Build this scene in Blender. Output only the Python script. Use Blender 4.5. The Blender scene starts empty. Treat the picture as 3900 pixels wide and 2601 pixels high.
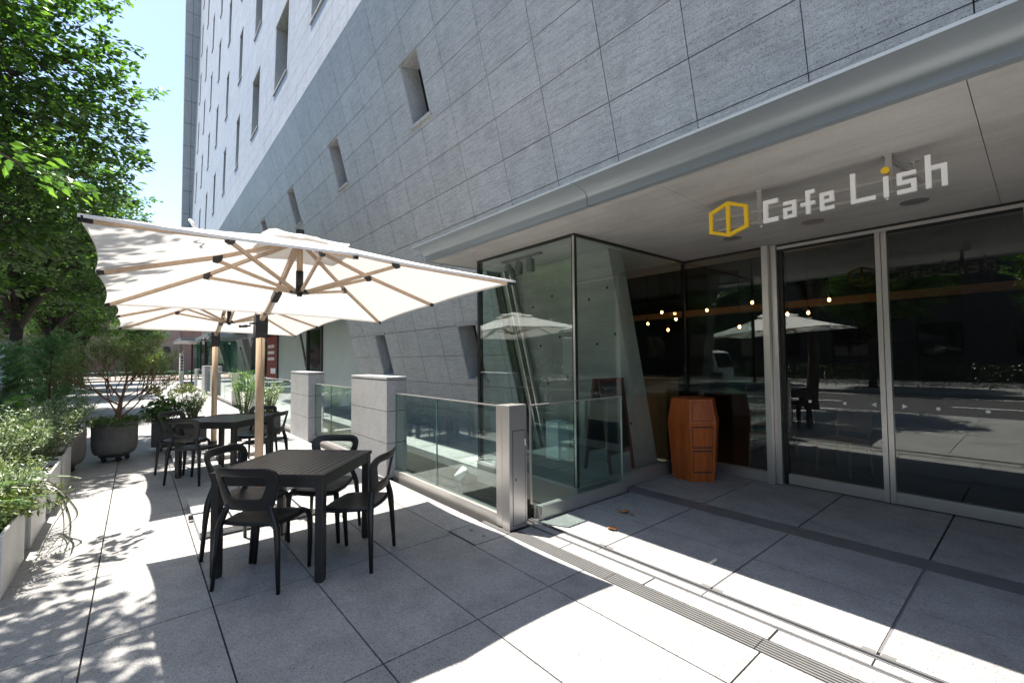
import bpy, math, random
import numpy as np
from mathutils import Vector, Matrix

S = bpy.context.scene
COL = S.collection
R = math.radians

# ------------------------------------------------------------------ camera
YAW, PITCH, ROLL, CAM_H = R(49.9188), R(2.2146), R(-0.4679), 1.56
_f = Vector((-math.sin(YAW) * math.cos(PITCH), math.cos(YAW) * math.cos(PITCH), math.sin(PITCH)))
_r = Vector((math.cos(YAW), math.sin(YAW), 0))
_u = _r.cross(_f)
_r2 = _r * math.cos(ROLL) + _u * math.sin(ROLL)
_u2 = -_r * math.sin(ROLL) + _u * math.cos(ROLL)
cam_d = bpy.data.cameras.new('camera')
cam = bpy.data.objects.new('camera', cam_d)
COL.objects.link(cam)
cam.matrix_world = Matrix(((_r2.x, _u2.x, -_f.x, 0), (_r2.y, _u2.y, -_f.y, 0), (_r2.z, _u2.z, -_f.z, CAM_H), (0, 0, 0, 1)))
cam_d.sensor_width = 36
cam_d.lens = 15.685
cam_d.clip_start = 0.05
cam_d.clip_end = 3000
S.camera = cam

# ------------------------------------------------------------------ sky and sun
SUNV = Vector((-0.30, -0.147, 1.0)).normalized()          # towards the sun
world = bpy.data.worlds.new('World')
S.world = world
world.use_nodes = True
wn = world.node_tree
wn.nodes.clear()
w_out = wn.nodes.new('ShaderNodeOutputWorld')
w_bg = wn.nodes.new('ShaderNodeBackground')
w_sky = wn.nodes.new('ShaderNodeTexSky')
w_sky.sky_type = 'NISHITA'
w_sky.sun_disc = False
w_sky.sun_elevation = math.asin(SUNV.z)
w_sky.sun_rotation = math.atan2(SUNV.x, SUNV.y)
w_sky.air_density = 1.0
w_sky.dust_density = 0.7
w_sky.ozone_density = 0.6
w_bg.inputs['Strength'].default_value = 0.102
wn.links.new(w_sky.outputs[0], w_bg.inputs[0])
wn.links.new(w_bg.outputs[0], w_out.inputs[0])
sun_d = bpy.data.lights.new('sun', 'SUN')
sun_d.energy = 5.0
sun_d.angle = R(0.5)
sun_d.color = (1.0, 0.955, 0.89)
sun = bpy.data.objects.new('sun', sun_d)
COL.objects.link(sun)
sun.location = (-8, -4, 30)
sun.rotation_euler = SUNV.to_track_quat('Z', 'Y').to_euler()

S.view_settings.view_transform = 'Standard'
S.view_settings.look = 'None'
S.view_settings.gamma = 1.0
S.view_settings.use_curve_mapping = False
S.view_settings.exposure = 1.68
S.view_settings.use_white_balance = True
S.view_settings.white_balance_temperature = 6700
S.view_settings.white_balance_tint = 10
S.render.engine = 'CYCLES'
cy = S.cycles
cy.use_denoising = True
try:
    cy.denoiser = 'OPENIMAGEDENOISE'
except Exception:
    pass
cy.max_bounces = 9
cy.diffuse_bounces = 4
cy.glossy_bounces = 5
cy.transmission_bounces = 4
cy.transparent_max_bounces = 24
cy.caustics_reflective = False
cy.caustics_refractive = False
cy.sample_clamp_indirect = 8

# ------------------------------------------------------------------ materials
MATS = {}


def new_mat(name):
    m = bpy.data.materials.new(name)
    m.use_nodes = True
    m.node_tree.nodes.clear()
    MATS[name] = m
    return m, m.node_tree.nodes, m.node_tree.links


def nd(n, t, **kw):
    x = n.new(t)
    for k, v in kw.items():
        setattr(x, k, v)
    return x


def ramp(n, l, src, stops):
    r = n.new('ShaderNodeValToRGB')
    e = r.color_ramp.elements
    while len(e) < len(stops):
        e.new(0.5)
    for q, (p, c) in zip(e, stops):
        q.position = p
        q.color = (c[0], c[1], c[2], 1) if not isinstance(c, (int, float)) else (c, c, c, 1)
    l.new(src, r.inputs[0])
    return r.outputs[0]


def mixc(n, l, a, b, fac, mode='MIX'):
    m = n.new('ShaderNodeMix')
    m.data_type = 'RGBA'
    m.blend_type = mode
    for s, v in ((m.inputs[0], fac), (m.inputs[6], a), (m.inputs[7], b)):
        if hasattr(v, 'is_linked'):
            l.new(v, s)
        elif isinstance(v, (int, float)):
            s.default_value = v
        else:
            s.default_value = (v[0], v[1], v[2], 1)
    return m.outputs[2]


def coords(n, l, scale=(1, 1, 1), world_pos=True, rot=(0, 0, 0)):
    mp = n.new('ShaderNodeMapping')
    mp.inputs['Scale'].default_value = scale
    mp.inputs['Rotation'].default_value = rot
    if world_pos:
        g = n.new('ShaderNodeNewGeometry')
        l.new(g.outputs['Position'], mp.inputs[0])
    else:
        g = n.new('ShaderNodeTexCoord')
        l.new(g.outputs['Object'], mp.inputs[0])
    return mp.outputs[0]


def noise(n, l, vec, scale, detail=3, rough=0.55):
    t = n.new('ShaderNodeTexNoise')
    t.inputs['Scale'].default_value = scale
    t.inputs['Detail'].default_value = detail
    t.inputs['Roughness'].default_value = rough
    l.new(vec, t.inputs['Vector'])
    return t.outputs['Fac']


def finish(n, l, color, rough=0.5, metal=0.0, bump=None, bump_d=0.002, spec=0.5, **kw):
    p = n.new('ShaderNodeBsdfPrincipled')
    for s, v in (('Base Color', color), ('Roughness', rough), ('Metallic', metal)):
        if hasattr(v, 'is_linked'):
            l.new(v, p.inputs[s])
        elif isinstance(v, (int, float)):
            p.inputs[s].default_value = v
        else:
            p.inputs[s].default_value = (v[0], v[1], v[2], 1)
    p.inputs['Specular IOR Level'].default_value = spec
    if bump is not None:
        b = n.new('ShaderNodeBump')
        b.inputs['Strength'].default_value = 0.6
        b.inputs['Distance'].default_value = bump_d
        l.new(bump, b.inputs['Height'])
        l.new(b.outputs[0], p.inputs['Normal'])
    o = n.new('ShaderNodeOutputMaterial')
    l.new(p.outputs[0], o.inputs[0])
    return p


def rand_tone(n, l):
    oi = n.new('ShaderNodeObjectInfo')
    g = n.new('ShaderNodeNewGeometry')
    a = nd(n, 'ShaderNodeMath', operation='ADD')
    l.new(oi.outputs['Random'], a.inputs[0])
    l.new(g.outputs['Random Per Island'], a.inputs[1])
    fr = nd(n, 'ShaderNodeMath', operation='FRACT')
    l.new(a.outputs[0], fr.inputs[0])
    return fr.outputs[0]


def plain(name, c, rough=0.5, metal=0.0, var=0.12, scale=6.0, spec=0.5, bump=0.0):
    m, n, l = new_mat(name)
    v = coords(n, l)
    f = noise(n, l, v, scale, 4)
    lo = tuple(x * (1 - var) for x in c)
    hi = tuple(min(1, x * (1 + var)) for x in c)
    col = ramp(n, l, f, [(0.3, lo), (0.7, hi)])
    finish(n, l, col, rough, metal, f if bump else None, bump, spec)
    return m


def granite(name, base, speck, tone=0.06, streak=0.0, fine=150.0, rough=0.55, dirt=0.14):
    m, n, l = new_mat(name)
    v = coords(n, l)
    blot = noise(n, l, v, 1.7, 5, 0.6)
    mid = noise(n, l, v, 24, 4, 0.7)
    f1 = noise(n, l, v, fine, 2, 0.6)
    f2 = noise(n, l, v, fine * 0.45, 3, 0.7)
    col = ramp(n, l, f2, [(0.34, tuple(x * 0.80 for x in base)), (0.6, base), (0.75, tuple(min(0.85, x * 1.10) for x in base))])
    sp = ramp(n, l, f1, [(0.32, 0.0), (0.43, 1.0)])
    col = mixc(n, l, speck, col, sp)
    col = mixc(n, l, col, ramp(n, l, mid, [(0.3, 0.88), (0.65, 1.0)]), 1.0, 'MULTIPLY')
    col = mixc(n, l, col, ramp(n, l, blot, [(0.25, 1 - dirt), (0.7, 1.0)]), 1.0, 'MULTIPLY')
    stn = noise(n, l, coords(n, l, (1, 1, 0.18) if streak else (1, 1, 1)), 4.5, 5, 0.7)
    col = mixc(n, l, col, ramp(n, l, stn, [(0.28, 1 - dirt * 1.1), (0.55, 1.0)]), 1.0, 'MULTIPLY')
    if streak:
        vs = coords(n, l, (2.2, 26, 26), rot=(0, R(9), 0))
        st = noise(n, l, vs, 1.6, 5, 0.7)
        col = mixc(n, l, col, ramp(n, l, st, [(0.36, 1 - streak), (0.56, 1.0)]), 1.0, 'MULTIPLY')
        vp = noise(n, l, v, 55, 2, 0.5)
        col = mixc(n, l, tuple(x * 0.22 for x in base), col, ramp(n, l, vp, [(0.27, 0.0), (0.33, 1.0)]))
    rt = rand_tone(n, l)
    col = mixc(n, l, col, ramp(n, l, rt, [(0.0, 1 - tone), (1.0, 1 + tone)]), 1.0, 'MULTIPLY')
    finish(n, l, col, rough, 0, f2, 0.0012, 0.4)
    return m


granite('floor_granite', (0.37, 0.366, 0.358), (0.085, 0.075, 0.072), fine=98, dirt=0.24)
granite('entry_granite', (0.375, 0.37, 0.36), (0.08, 0.075, 0.07), fine=98, dirt=0.24)
granite('wall_granite', (0.535, 0.548, 0.56), (0.12, 0.12, 0.125), tone=0.045, streak=0.26, fine=120, rough=0.45)
granite('pillar_granite', (0.48, 0.48, 0.485), (0.2, 0.2, 0.21), tone=0.03, fine=160)
granite('slab_granite', (0.50, 0.50, 0.49), (0.12, 0.11, 0.10), tone=0.04, fine=95, rough=0.7)
granite('gravel', (0.20, 0.195, 0.185), (0.06, 0.06, 0.06), tone=0.03, fine=60, rough=0.9)
granite('asphalt', (0.055, 0.055, 0.058), (0.03, 0.03, 0.03), tone=0.02, fine=90, rough=0.85)
plain('joint_dark', (0.035, 0.033, 0.032), 0.9)
plain('black_plastic', (0.0095, 0.0096, 0.0102), 0.40, var=0.15, scale=9, spec=0.45)
plain('black_metal', (0.016, 0.016, 0.017), 0.36, var=0.1, spec=0.5)
plain('table_metal', (0.021, 0.020, 0.0195), 0.40, var=0.12, spec=0.5)
plain('table_slat', (0.040, 0.036, 0.032), 0.34, var=0.12, spec=0.6)
plain('dark_frame', (0.022, 0.022, 0.021), 0.35, 0.3, spec=0.5)
plain('white_paint', (0.80, 0.80, 0.80), 0.4, var=0.03)
plain('letter_white', (0.94, 0.94, 0.95), 0.35, var=0.02)
plain('letter_yellow', (0.90, 0.58, 0.03), 0.4, var=0.03)
plain('line_paint', (0.72, 0.72, 0.70), 0.7, var=0.08)
plain('fascia_metal', (0.25, 0.285, 0.31), 0.42, 0.25, var=0.05, scale=2)
plain('planter_panel', (0.60, 0.60, 0.59), 0.6, var=0.08, scale=5)
plain('planter_dark', (0.045, 0.045, 0.046), 0.6, var=0.15)
plain('pot_grey', (0.145, 0.138, 0.13), 0.75, var=0.14, scale=14, bump=0.0015)
plain('soil', (0.035, 0.026, 0.018), 0.95, var=0.4, scale=30, bump=0.01)
plain('bark', (0.055, 0.044, 0.035), 0.9, var=0.45, scale=14, bump=0.012)
plain('stem_brown', (0.16, 0.085, 0.05), 0.85, var=0.3, scale=25)
plain('stem_green', (0.10, 0.12, 0.045), 0.7, var=0.2, scale=25)
plain('rubber', (0.02, 0.02, 0.02), 0.8)
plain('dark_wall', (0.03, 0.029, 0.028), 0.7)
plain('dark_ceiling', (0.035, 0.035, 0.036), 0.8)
plain('grey_metal', (0.17, 0.17, 0.175), 0.45, 0.3)
plain('frost_panel', (0.40, 0.455, 0.445), 0.28, 0.0, var=0.05, scale=1.2)
plain('brown_stone', (0.24, 0.145, 0.11), 0.7, var=0.12, scale=2)
plain('brown_pale', (0.30, 0.215, 0.175), 0.7, var=0.1, scale=2)
plain('rail_green', (0.06, 0.24, 0.12), 0.45, var=0.1)
plain('iron_black', (0.014, 0.014, 0.015), 0.5)
plain('skin', (0.52, 0.33, 0.25), 0.55, var=0.05)
plain('hair', (0.012, 0.010, 0.009), 0.5)
plain('cloth_white', (0.70, 0.70, 0.72), 0.85, var=0.05)
plain('cloth_black', (0.02, 0.02, 0.024), 0.85)
plain('red_frame', (0.10, 0.018, 0.014), 0.5, var=0.2)
plain('chalkboard', (0.014, 0.015, 0.016), 0.55)
plain('dry_leaf', (0.30, 0.13, 0.05), 0.75, var=0.35, scale=60)
plain('poster_red', (0.22, 0.03, 0.022), 0.6, var=0.15)
plain('truck_white', (0.70, 0.70, 0.70), 0.35, var=0.04)
plain('tile_paver', (0.33, 0.25, 0.22), 0.8, var=0.15, scale=3)
plain('board_print', (0.35, 0.50, 0.52), 0.4, var=0.5, scale=3.5)
plain('red_plastic', (0.5, 0.05, 0.02), 0.4)
plain('flower', (0.50, 0.58, 0.17), 0.8, var=0.25, scale=40)


def steel(name, c, rough, axis, metal=0.9):
    m, n, l = new_mat(name)
    sc = [420, 420, 420]
    sc[axis] = 1.2
    v = coords(n, l, tuple(sc))
    f = noise(n, l, v, 1.0, 3)
    col = ramp(n, l, f, [(0.3, tuple(x * 0.965 for x in c)), (0.7, c)])
    rg = ramp(n, l, f, [(0.3, rough - 0.01), (0.7, rough + 0.02)])
    finish(n, l, col, rg, metal)


steel('steel_v', (0.66, 0.635, 0.61), 0.32, 2, 0.85)
steel('steel_x', (0.60, 0.575, 0.55), 0.36, 0, 0.8)
steel('steel_y', (0.60, 0.575, 0.55), 0.36, 1, 0.8)
plain('steel_dark', (0.15, 0.152, 0.155), 0.45, 0.2, var=0.06)
plain('drain_steel', (0.17, 0.168, 0.163), 0.45, 0.25, var=0.08)


def wood(name, c1, c2, axis, scale=1.0, rough=0.5, world_pos=True):
    m, n, l = new_mat(name)
    sc = [22 * scale] * 3
    if axis is not None:
        sc[axis] = 1.4 * scale
    v = coords(n, l, tuple(sc), world_pos)
    f = noise(n, l, v, 1.0, 5, 0.65)
    v2 = coords(n, l, tuple(x * 6 for x in sc), world_pos)
    f2 = noise(n, l, v2, 1.0, 3, 0.6)
    col = ramp(n, l, f, [(0.28, c1), (0.5, tuple((a + b) / 2 for a, b in zip(c1, c2))), (0.7, c2)])
    col = mixc(n, l, col, ramp(n, l, f2, [(0.3, 0.78), (0.6, 1.0)]), 1.0, 'MULTIPLY')
    finish(n, l, col, rough, 0, f2, 0.0005, 0.4)


wood('ash_rib', (0.46, 0.325, 0.225), (0.60, 0.455, 0.33), None, 0.9)
wood('ash_pole', (0.38, 0.255, 0.165), (0.56, 0.41, 0.285), 2, 1.0)
wood('orange_wood', (0.29, 0.056, 0.010), (0.55, 0.130, 0.022), 2, 0.55, 0.38)
wood('beam_wood', (0.24, 0.12, 0.045), (0.34, 0.18, 0.07), 0, 0.6)
wood('oak_panel', (0.22, 0.12, 0.05), (0.30, 0.17, 0.075), 2, 0.5)


def concrete(name, c):
    m, n, l = new_mat(name)
    v = coords(n, l)
    a = noise(n, l, v, 0.9, 6, 0.65)
    vs = coords(n, l, (0.8, 9, 9))
    st = noise(n, l, vs, 1.0, 4, 0.6)
    fi = noise(n, l, v, 45, 3, 0.6)
    col = ramp(n, l, a, [(0.25, tuple(x * 0.72 for x in c)), (0.55, c), (0.8, tuple(x * 1.1 for x in c))])
    col = mixc(n, l, col, ramp(n, l, st, [(0.3, 0.86), (0.6, 1.0)]), 1.0, 'MULTIPLY')
    col = mixc(n, l, col, ramp(n, l, fi, [(0.3, 0.92), (0.6, 1.0)]), 1.0, 'MULTIPLY')
    finish(n, l, col, 0.7, 0, fi, 0.0015, 0.35)


concrete('soffit_concrete', (0.50, 0.485, 0.465))
concrete('wall_concrete', (0.37, 0.37, 0.335))


def fabric():
    m, n, l = new_mat('canopy_fabric')
    v = coords(n, l)
    w = noise(n, l, v, 3.0, 4)
    wv = noise(n, l, v, 420, 2)
    col = ramp(n, l, w, [(0.3, (0.80, 0.785, 0.76)), (0.7, (0.84, 0.83, 0.81))])
    d = n.new('ShaderNodeBsdfDiffuse')
    t = n.new('ShaderNodeBsdfTranslucent')
    l.new(col, d.inputs[0])
    t.inputs[0].default_value = (0.60, 0.58, 0.56, 1)
    b = n.new('ShaderNodeBump')
    b.inputs['Distance'].default_value = 0.0006
    l.new(wv, b.inputs['Height'])
    l.new(b.outputs[0], d.inputs['Normal'])
    mx = n.new('ShaderNodeMixShader')
    mx.inputs[0].default_value = 0.30
    l.new(d.outputs[0], mx.inputs[1])
    l.new(t.outputs[0], mx.inputs[2])
    o = n.new('ShaderNodeOutputMaterial')
    l.new(mx.outputs[0], o.inputs[0])


fabric()


def leafmat(name, dark, mid, light, trans=0.38, rough=0.36, spec=0.6):
    m, n, l = new_mat(name)
    g = n.new('ShaderNodeNewGeometry')
    col = ramp(n, l, g.outputs['Random Per Island'], [(0.0, dark), (0.55, mid), (1.0, light)])
    p = n.new('ShaderNodeBsdfPrincipled')
    l.new(col, p.inputs['Base Color'])
    p.inputs['Roughness'].default_value = rough
    p.inputs['Specular IOR Level'].default_value = spec
    t = n.new('ShaderNodeBsdfTranslucent')
    tc = mixc(n, l, col, (1.35, 1.5, 0.55), 1.0, 'MULTIPLY')
    l.new(tc, t.inputs[0])
    mx = n.new('ShaderNodeMixShader')
    mx.inputs[0].default_value = trans
    l.new(p.outputs[0], mx.inputs[1])
    l.new(t.outputs[0], mx.inputs[2])
    o = n.new('ShaderNodeOutputMaterial')
    l.new(mx.outputs[0], o.inputs[0])


leafmat('leaf_street', (0.034, 0.086, 0.02), (0.07, 0.155, 0.034), (0.15, 0.27, 0.06), 0.44)
leafmat('leaf_conifer', (0.09, 0.19, 0.12), (0.15, 0.28, 0.17), (0.26, 0.42, 0.20), 0.48)
leafmat('leaf_olive', (0.07, 0.115, 0.035), (0.12, 0.18, 0.055), (0.22, 0.29, 0.09))
leafmat('leaf_silver', (0.07, 0.12, 0.06), (0.17, 0.24, 0.13), (0.42, 0.48, 0.32), 0.25)
leafmat('leaf_bright', (0.06, 0.14, 0.02), (0.10, 0.22, 0.03), (0.17, 0.32, 0.05))
leafmat('leaf_yellow', (0.075, 0.105, 0.028), (0.13, 0.17, 0.045), (0.24, 0.28, 0.09), 0.3)
leafmat('leaf_grass', (0.04, 0.07, 0.02), (0.09, 0.13, 0.04), (0.18, 0.20, 0.08), 0.3)
leafmat('leaf_bronze', (0.03, 0.03, 0.018), (0.05, 0.05, 0.03), (0.09, 0.08, 0.055), 0.2, 0.32)
leafmat('leaf_hydrangea', (0.03, 0.09, 0.015), (0.055, 0.15, 0.025), (0.10, 0.22, 0.04))
leafmat('leaf_hedge', (0.015, 0.03, 0.01), (0.03, 0.055, 0.015), (0.05, 0.08, 0.02), 0.2)


def glass(name, tint, refl=1.0, base=0.07, haze=0.0):
    """flat architectural pane: mirror part grows towards grazing, the rest passes light with a tint"""
    m, n, l = new_mat(name)
    lw = n.new('ShaderNodeLayerWeight')
    lw.inputs[0].default_value = 0.5
    pw = nd(n, 'ShaderNodeMath', operation='POWER')
    pw.inputs[1].default_value = 4.0
    l.new(lw.outputs['Facing'], pw.inputs[0])
    ma = nd(n, 'ShaderNodeMath', operation='MULTIPLY_ADD')
    ma.inputs[1].default_value = 0.86 * refl
    ma.inputs[2].default_value = base
    l.new(pw.outputs[0], ma.inputs[0])
    tr = n.new('ShaderNodeBsdfTransparent')
    tr.inputs[0].default_value = (tint[0], tint[1], tint[2], 1)
    gl = n.new('ShaderNodeBsdfGlossy')
    gl.inputs['Roughness'].default_value = 0.0
    gl.inputs[0].default_value = (0.93, 0.98, 0.96, 1)
    mx = n.new('ShaderNodeMixShader')
    l.new(ma.outputs[0], mx.inputs[0])
    l.new(tr.outputs[0], mx.inputs[1])
    l.new(gl.outputs[0], mx.inputs[2])
    o = n.new('ShaderNodeOutputMaterial')
    l.new(mx.outputs[0], o.inputs[0])


glass('glass_rail', (0.83, 0.925, 0.905), base=0.07)
glass('glass_box', (0.92, 0.965, 0.95), base=0.075)
glass('glass_door', (0.84, 0.86, 0.855), base=0.075)
glass('glass_teal', (0.30, 0.62, 0.56), base=0.15)
plain('glass_edge', (0.10, 0.22, 0.19), 0.15, 0, var=0.1, spec=0.8)
plain('window_glass', (0.012, 0.014, 0.016), 0.06, 0, var=0.1, spec=0.9)


def emis(name, c, s):
    m, n, l = new_mat(name)
    e = n.new('ShaderNodeEmission')
    e.inputs[0].default_value = (c[0], c[1], c[2], 1)
    e.inputs[1].default_value = s
    o = n.new('ShaderNodeOutputMaterial')
    l.new(e.outputs[0], o.inputs[0])


emis('bulb_glow', (1.0, 0.50, 0.14), 12.0)

# ------------------------------------------------------------------ helpers


class MB:
    """collects boxes, tubes, prisms and quads for ONE mesh object"""

    def __init__(self):
        self.v, self.f = [], []

    def add(self, vs, fs):
        o = len(self.v)
        self.v += [tuple(p) for p in vs]
        self.f += [tuple(i + o for i in q) for q in fs]
        return self

    def box(self, x0, x1, y0, y1, z0, z1):
        vs = [(x, y, z) for z in (z0, z1) for y in (y0, y1) for x in (x0, x1)]
        return self.add(vs, [(0, 2, 3, 1), (4, 5, 7, 6), (0, 1, 5, 4), (2, 6, 7, 3), (0, 4, 6, 2), (1, 3, 7, 5)])

    def hexa(self, p):
        """8 points: bottom 4 (ccw), top 4"""
        return self.add(p, [(3, 2, 1, 0), (4, 5, 6, 7), (0, 1, 5, 4), (1, 2, 6, 5), (2, 3, 7, 6), (3, 0, 4, 7)])

    def quad(self, a, b, c, d):
        return self.add([a, b, c, d], [(0, 1, 2, 3)])

    def prism(self, poly, fn0, fn1):
        """poly of 2-D points; fn0/fn1 map a 2-D point to 3-D (front, back)"""
        n = len(poly)
        vs = [fn0(*p) for p in poly] + [fn1(*p) for p in poly]
        fs = [tuple(range(n)), tuple(range(2 * n - 1, n - 1, -1))]
        fs += [(i, i + n, (i + 1) % n + n, (i + 1) % n) for i in range(n)]
        return self.add(vs, fs)

    def ring(self, outer, inner, fn0, fn1):
        n = len(outer)
        vs = [fn0(*p) for p in outer] + [fn0(*p) for p in inner] + [fn1(*p) for p in outer] + [fn1(*p) for p in inner]
        fs = []
        for i in range(n):
            j = (i + 1) % n
            fs += [(i, j, n + j, n + i), (2 * n + j, 2 * n + i, 3 * n + i, 3 * n + j),
                   (j, i, 2 * n + i, 2 * n + j), (n + i, n + j, 3 * n + j, 3 * n + i)]
        return self.add(vs, fs)

    def tube(self, pts, rad, n=8, flat=1.0, cap=True):
        pts = [Vector(p) for p in pts]
        if isinstance(rad, (int, float)):
            rad = [rad] * len(pts)
        up = None
        vs, fs = [], []
        for i, p in enumerate(pts):
            a = pts[max(0, i - 1)]
            b = pts[min(len(pts) - 1, i + 1)]
            t = (b - a)
            if t.length < 1e-9:
                t = Vector((0, 0, 1))
            t.normalize()
            if up is None:
                up = Vector((0, 0, 1)) if abs(t.z) < 0.9 else Vector((1, 0, 0))
            sx = t.cross(up)
            if sx.length < 1e-6:
                sx = t.orthogonal()
            sx.normalize()
            up2 = sx.cross(t).normalized()
            up = up2
            for k in range(n):
                a_ = 2 * math.pi * k / n
                vs.append(p + sx * math.cos(a_) * rad[i] + up2 * math.sin(a_) * rad[i] * flat)
        for i in range(len(pts) - 1):
            for k in range(n):
                k2 = (k + 1) % n
                fs.append((i * n + k, i * n + k2, (i + 1) * n + k2, (i + 1) * n + k))
        if cap:
            fs.append(tuple(range(n - 1, -1, -1)))
            fs.append(tuple((len(pts) - 1) * n + k for k in range(n)))
        return self.add(vs, fs)

    def bar(self, a, b, w, h):
        """rectangular bar from a to b, w sideways, h upwards"""
        a, b = Vector(a), Vector(b)
        t = (b - a).normalized()
        s = t.cross(Vector((0, 0, 1)))
        if s.length < 1e-6:
            s = Vector((1, 0, 0))
        s.normalize()
        u = s.cross(t).normalized()
        p = []
        for q in (a, b):
            p += [q - s * w / 2 - u * h / 2, q + s * w / 2 - u * h / 2, q + s * w / 2 + u * h / 2, q - s * w / 2 + u * h / 2]
        return self.hexa(p)

    def lathe(self, prof, n=24, c=(0, 0)):
        vs = [(c[0] + r * math.cos(2 * math.pi * k / n), c[1] + r * math.sin(2 * math.pi * k / n), z) for r, z in prof for k in range(n)]
        fs = []
        for i in range(len(prof) - 1):
            for k in range(n):
                k2 = (k + 1) % n
                fs.append((i * n + k, i * n + k2, (i + 1) * n + k2, (i + 1) * n + k))
        fs.append(tuple(range(n - 1, -1, -1)))
        fs.append(tuple((len(prof) - 1) * n + k for k in range(n)))
        return self.add(vs, fs)

    def ball(self, c, r, sx=1, sy=1, sz=1, n=12, m=8):
        prof = [(max(1e-4, math.sin(math.pi * i / m)), -math.cos(math.pi * i / m)) for i in range(m + 1)]
        vs = [(c[0] + r * sx * q * math.cos(2 * math.pi * k / n), c[1] + r * sy * q * math.sin(2 * math.pi * k / n), c[2] + r * sz * z) for q, z in prof for k in range(n)]
        fs = [(i * n + k, i * n + (k + 1) % n, (i + 1) * n + (k + 1) % n, (i + 1) * n + k) for i in range(m) for k in range(n)]
        return self.add(vs, fs)

    def mesh(self, name, mat, smooth=False):
        me = bpy.data.meshes.new(name)
        me.from_pydata(self.v, [], self.f)
        if mat:
            me.materials.append(MATS[mat])
        if smooth:
            me.polygons.foreach_set('use_smooth', [True] * len(me.polygons))
        me.update()
        return me

    def build(self, name, mat, parent=None, smooth=False, bevel=0.0, loc=None, rz=0.0):
        return obj(name, self.mesh(name, mat, smooth), parent, bevel, loc, rz)


def obj(name, me, parent=None, bevel=0.0, loc=None, rz=0.0):
    o = bpy.data.objects.new(name, me)
    COL.objects.link(o)
    if parent:
        o.parent = parent
    if loc:
        o.location = loc
    if rz:
        o.rotation_euler.z = rz
    if bevel:
        b = o.modifiers.new('bevel', 'BEVEL')
        b.width = bevel
        b.segments = 2
        b.limit_method = 'ANGLE'
    return o


def tag(o, label=None, cat=None, group=None, kind=None):
    for k, v in (('label', label), ('category', cat), ('group', group), ('kind', kind)):
        if v:
            o[k] = v
    return o


def thing(name, label, cat, loc=(0, 0, 0), rz=0.0, group=None):
    o = bpy.data.objects.new(name, None)
    COL.objects.link(o)
    o.location = loc
    o.rotation_euler.z = rz
    o.empty_display_size = 0.2
    return tag(o, label, cat, group)


def copy_tree(o, parent=None):
    c = o.copy()
    COL.objects.link(c)
    c.parent = parent
    for ch in list(o.children):
        copy_tree(ch, c)
    return c


def leaf_mesh(name, mat, P, D, N, L, W, fold=0.18, droop=0.0):
    """pointed leaves: arrays of base points, directions, normals, lengths, widths (6 vertices, 4 triangles each)"""
    P, D, N = (np.asarray(a, float) for a in (P, D, N))
    L = np.asarray(L, float)[:, None]
    W = np.asarray(W, float)[:, None]
    D = D / (np.linalg.norm(D, axis=1, keepdims=True) + 1e-9)
    Sd = np.cross(D, N)
    Sd = Sd / (np.linalg.norm(Sd, axis=1, keepdims=True) + 1e-9)
    Nn = np.cross(Sd, D)
    mid = P + D * L * 0.45 - Nn * W * fold
    lf = P + D * L * 0.42 + Sd * W * 0.5 + Nn * W * fold * 0.4
    rt = P + D * L * 0.42 - Sd * W * 0.5 + Nn * W * fold * 0.4
    tip = P + D * L - Nn * L * droop
    n = len(P)
    V = np.stack([P, lf, mid, rt, tip], 1).reshape(-1, 3)
    b = (np.arange(n) * 5)[:, None]
    F = np.concatenate([b + np.array([[0, 2, 1]]), b + np.array([[1, 2, 4]]), b + np.array([[0, 3, 2]]), b + np.array([[2, 3, 4]])], 0)
    me = bpy.data.meshes.new(name)
    me.from_pydata(V.tolist(), [], F.tolist())
    me.materials.append(MATS[mat])
    me.update()
    return me


def blades(name, mat, base, n, length, width, rng, spread=0.9, lift=0.9, droop=1.2, seg=6, rad=0.05):
    """strap leaves / grass: n curved blades springing from around base"""
    mb = MB()
    for i in range(n):
        a = rng.uniform(0, 2 * math.pi)
        L = length * rng.uniform(0.6, 1.1)
        w = width * rng.uniform(0.7, 1.2)
        p = Vector((base[0] + rng.uniform(-rad, rad), base[1] + rng.uniform(-rad, rad), base[2]))
        el = rng.uniform(lift * 0.6, min(1.5, lift * 1.25))
        d = Vector((math.cos(a) * math.cos(el), math.sin(a) * math.cos(el), math.sin(el)))
        side = Vector((-math.sin(a), math.cos(a), rng.uniform(-0.3, 0.3))).normalized()
        vs = []
        dr = droop * rng.uniform(0.6, 1.3)
        for k in range(seg + 1):
            t = k / seg
            ww = w * (0.55 + 0.9 * t if t < 0.5 else 2.0 * (1 - t)) * 0.5 + 0.0006
            vs += [p + side * ww, p - side * ww]
            d = (d + Vector((0, 0, -dr / seg))).normalized()
            p = p + d * (L / seg)
            if p.z < 0.01:
                p.z = 0.01
        mb.add(vs, [(2 * k, 2 * k + 1, 2 * k + 3, 2 * k + 2) for k in range(seg)])
    return mb.mesh(name, mat)


def rounded(corners, radii, n=6):
    """rounded polygon with the same number of points for every call of the same n"""
    pts = []
    m = len(corners)
    for i, (c, r) in enumerate(zip(corners, radii)):
        c = Vector(c)
        a = Vector(corners[i - 1]) - c
        b = Vector(corners[(i + 1) % m]) - c
        p0 = c + a.normalized() * r
        p1 = c + b.normalized() * r
        for k in range(n):
            t = k / (n - 1)
            q = p0 * (1 - t) ** 2 + c * 2 * t * (1 - t) + p1 * t * t
            pts.append((q.x, q.y))
    return pts

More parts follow.
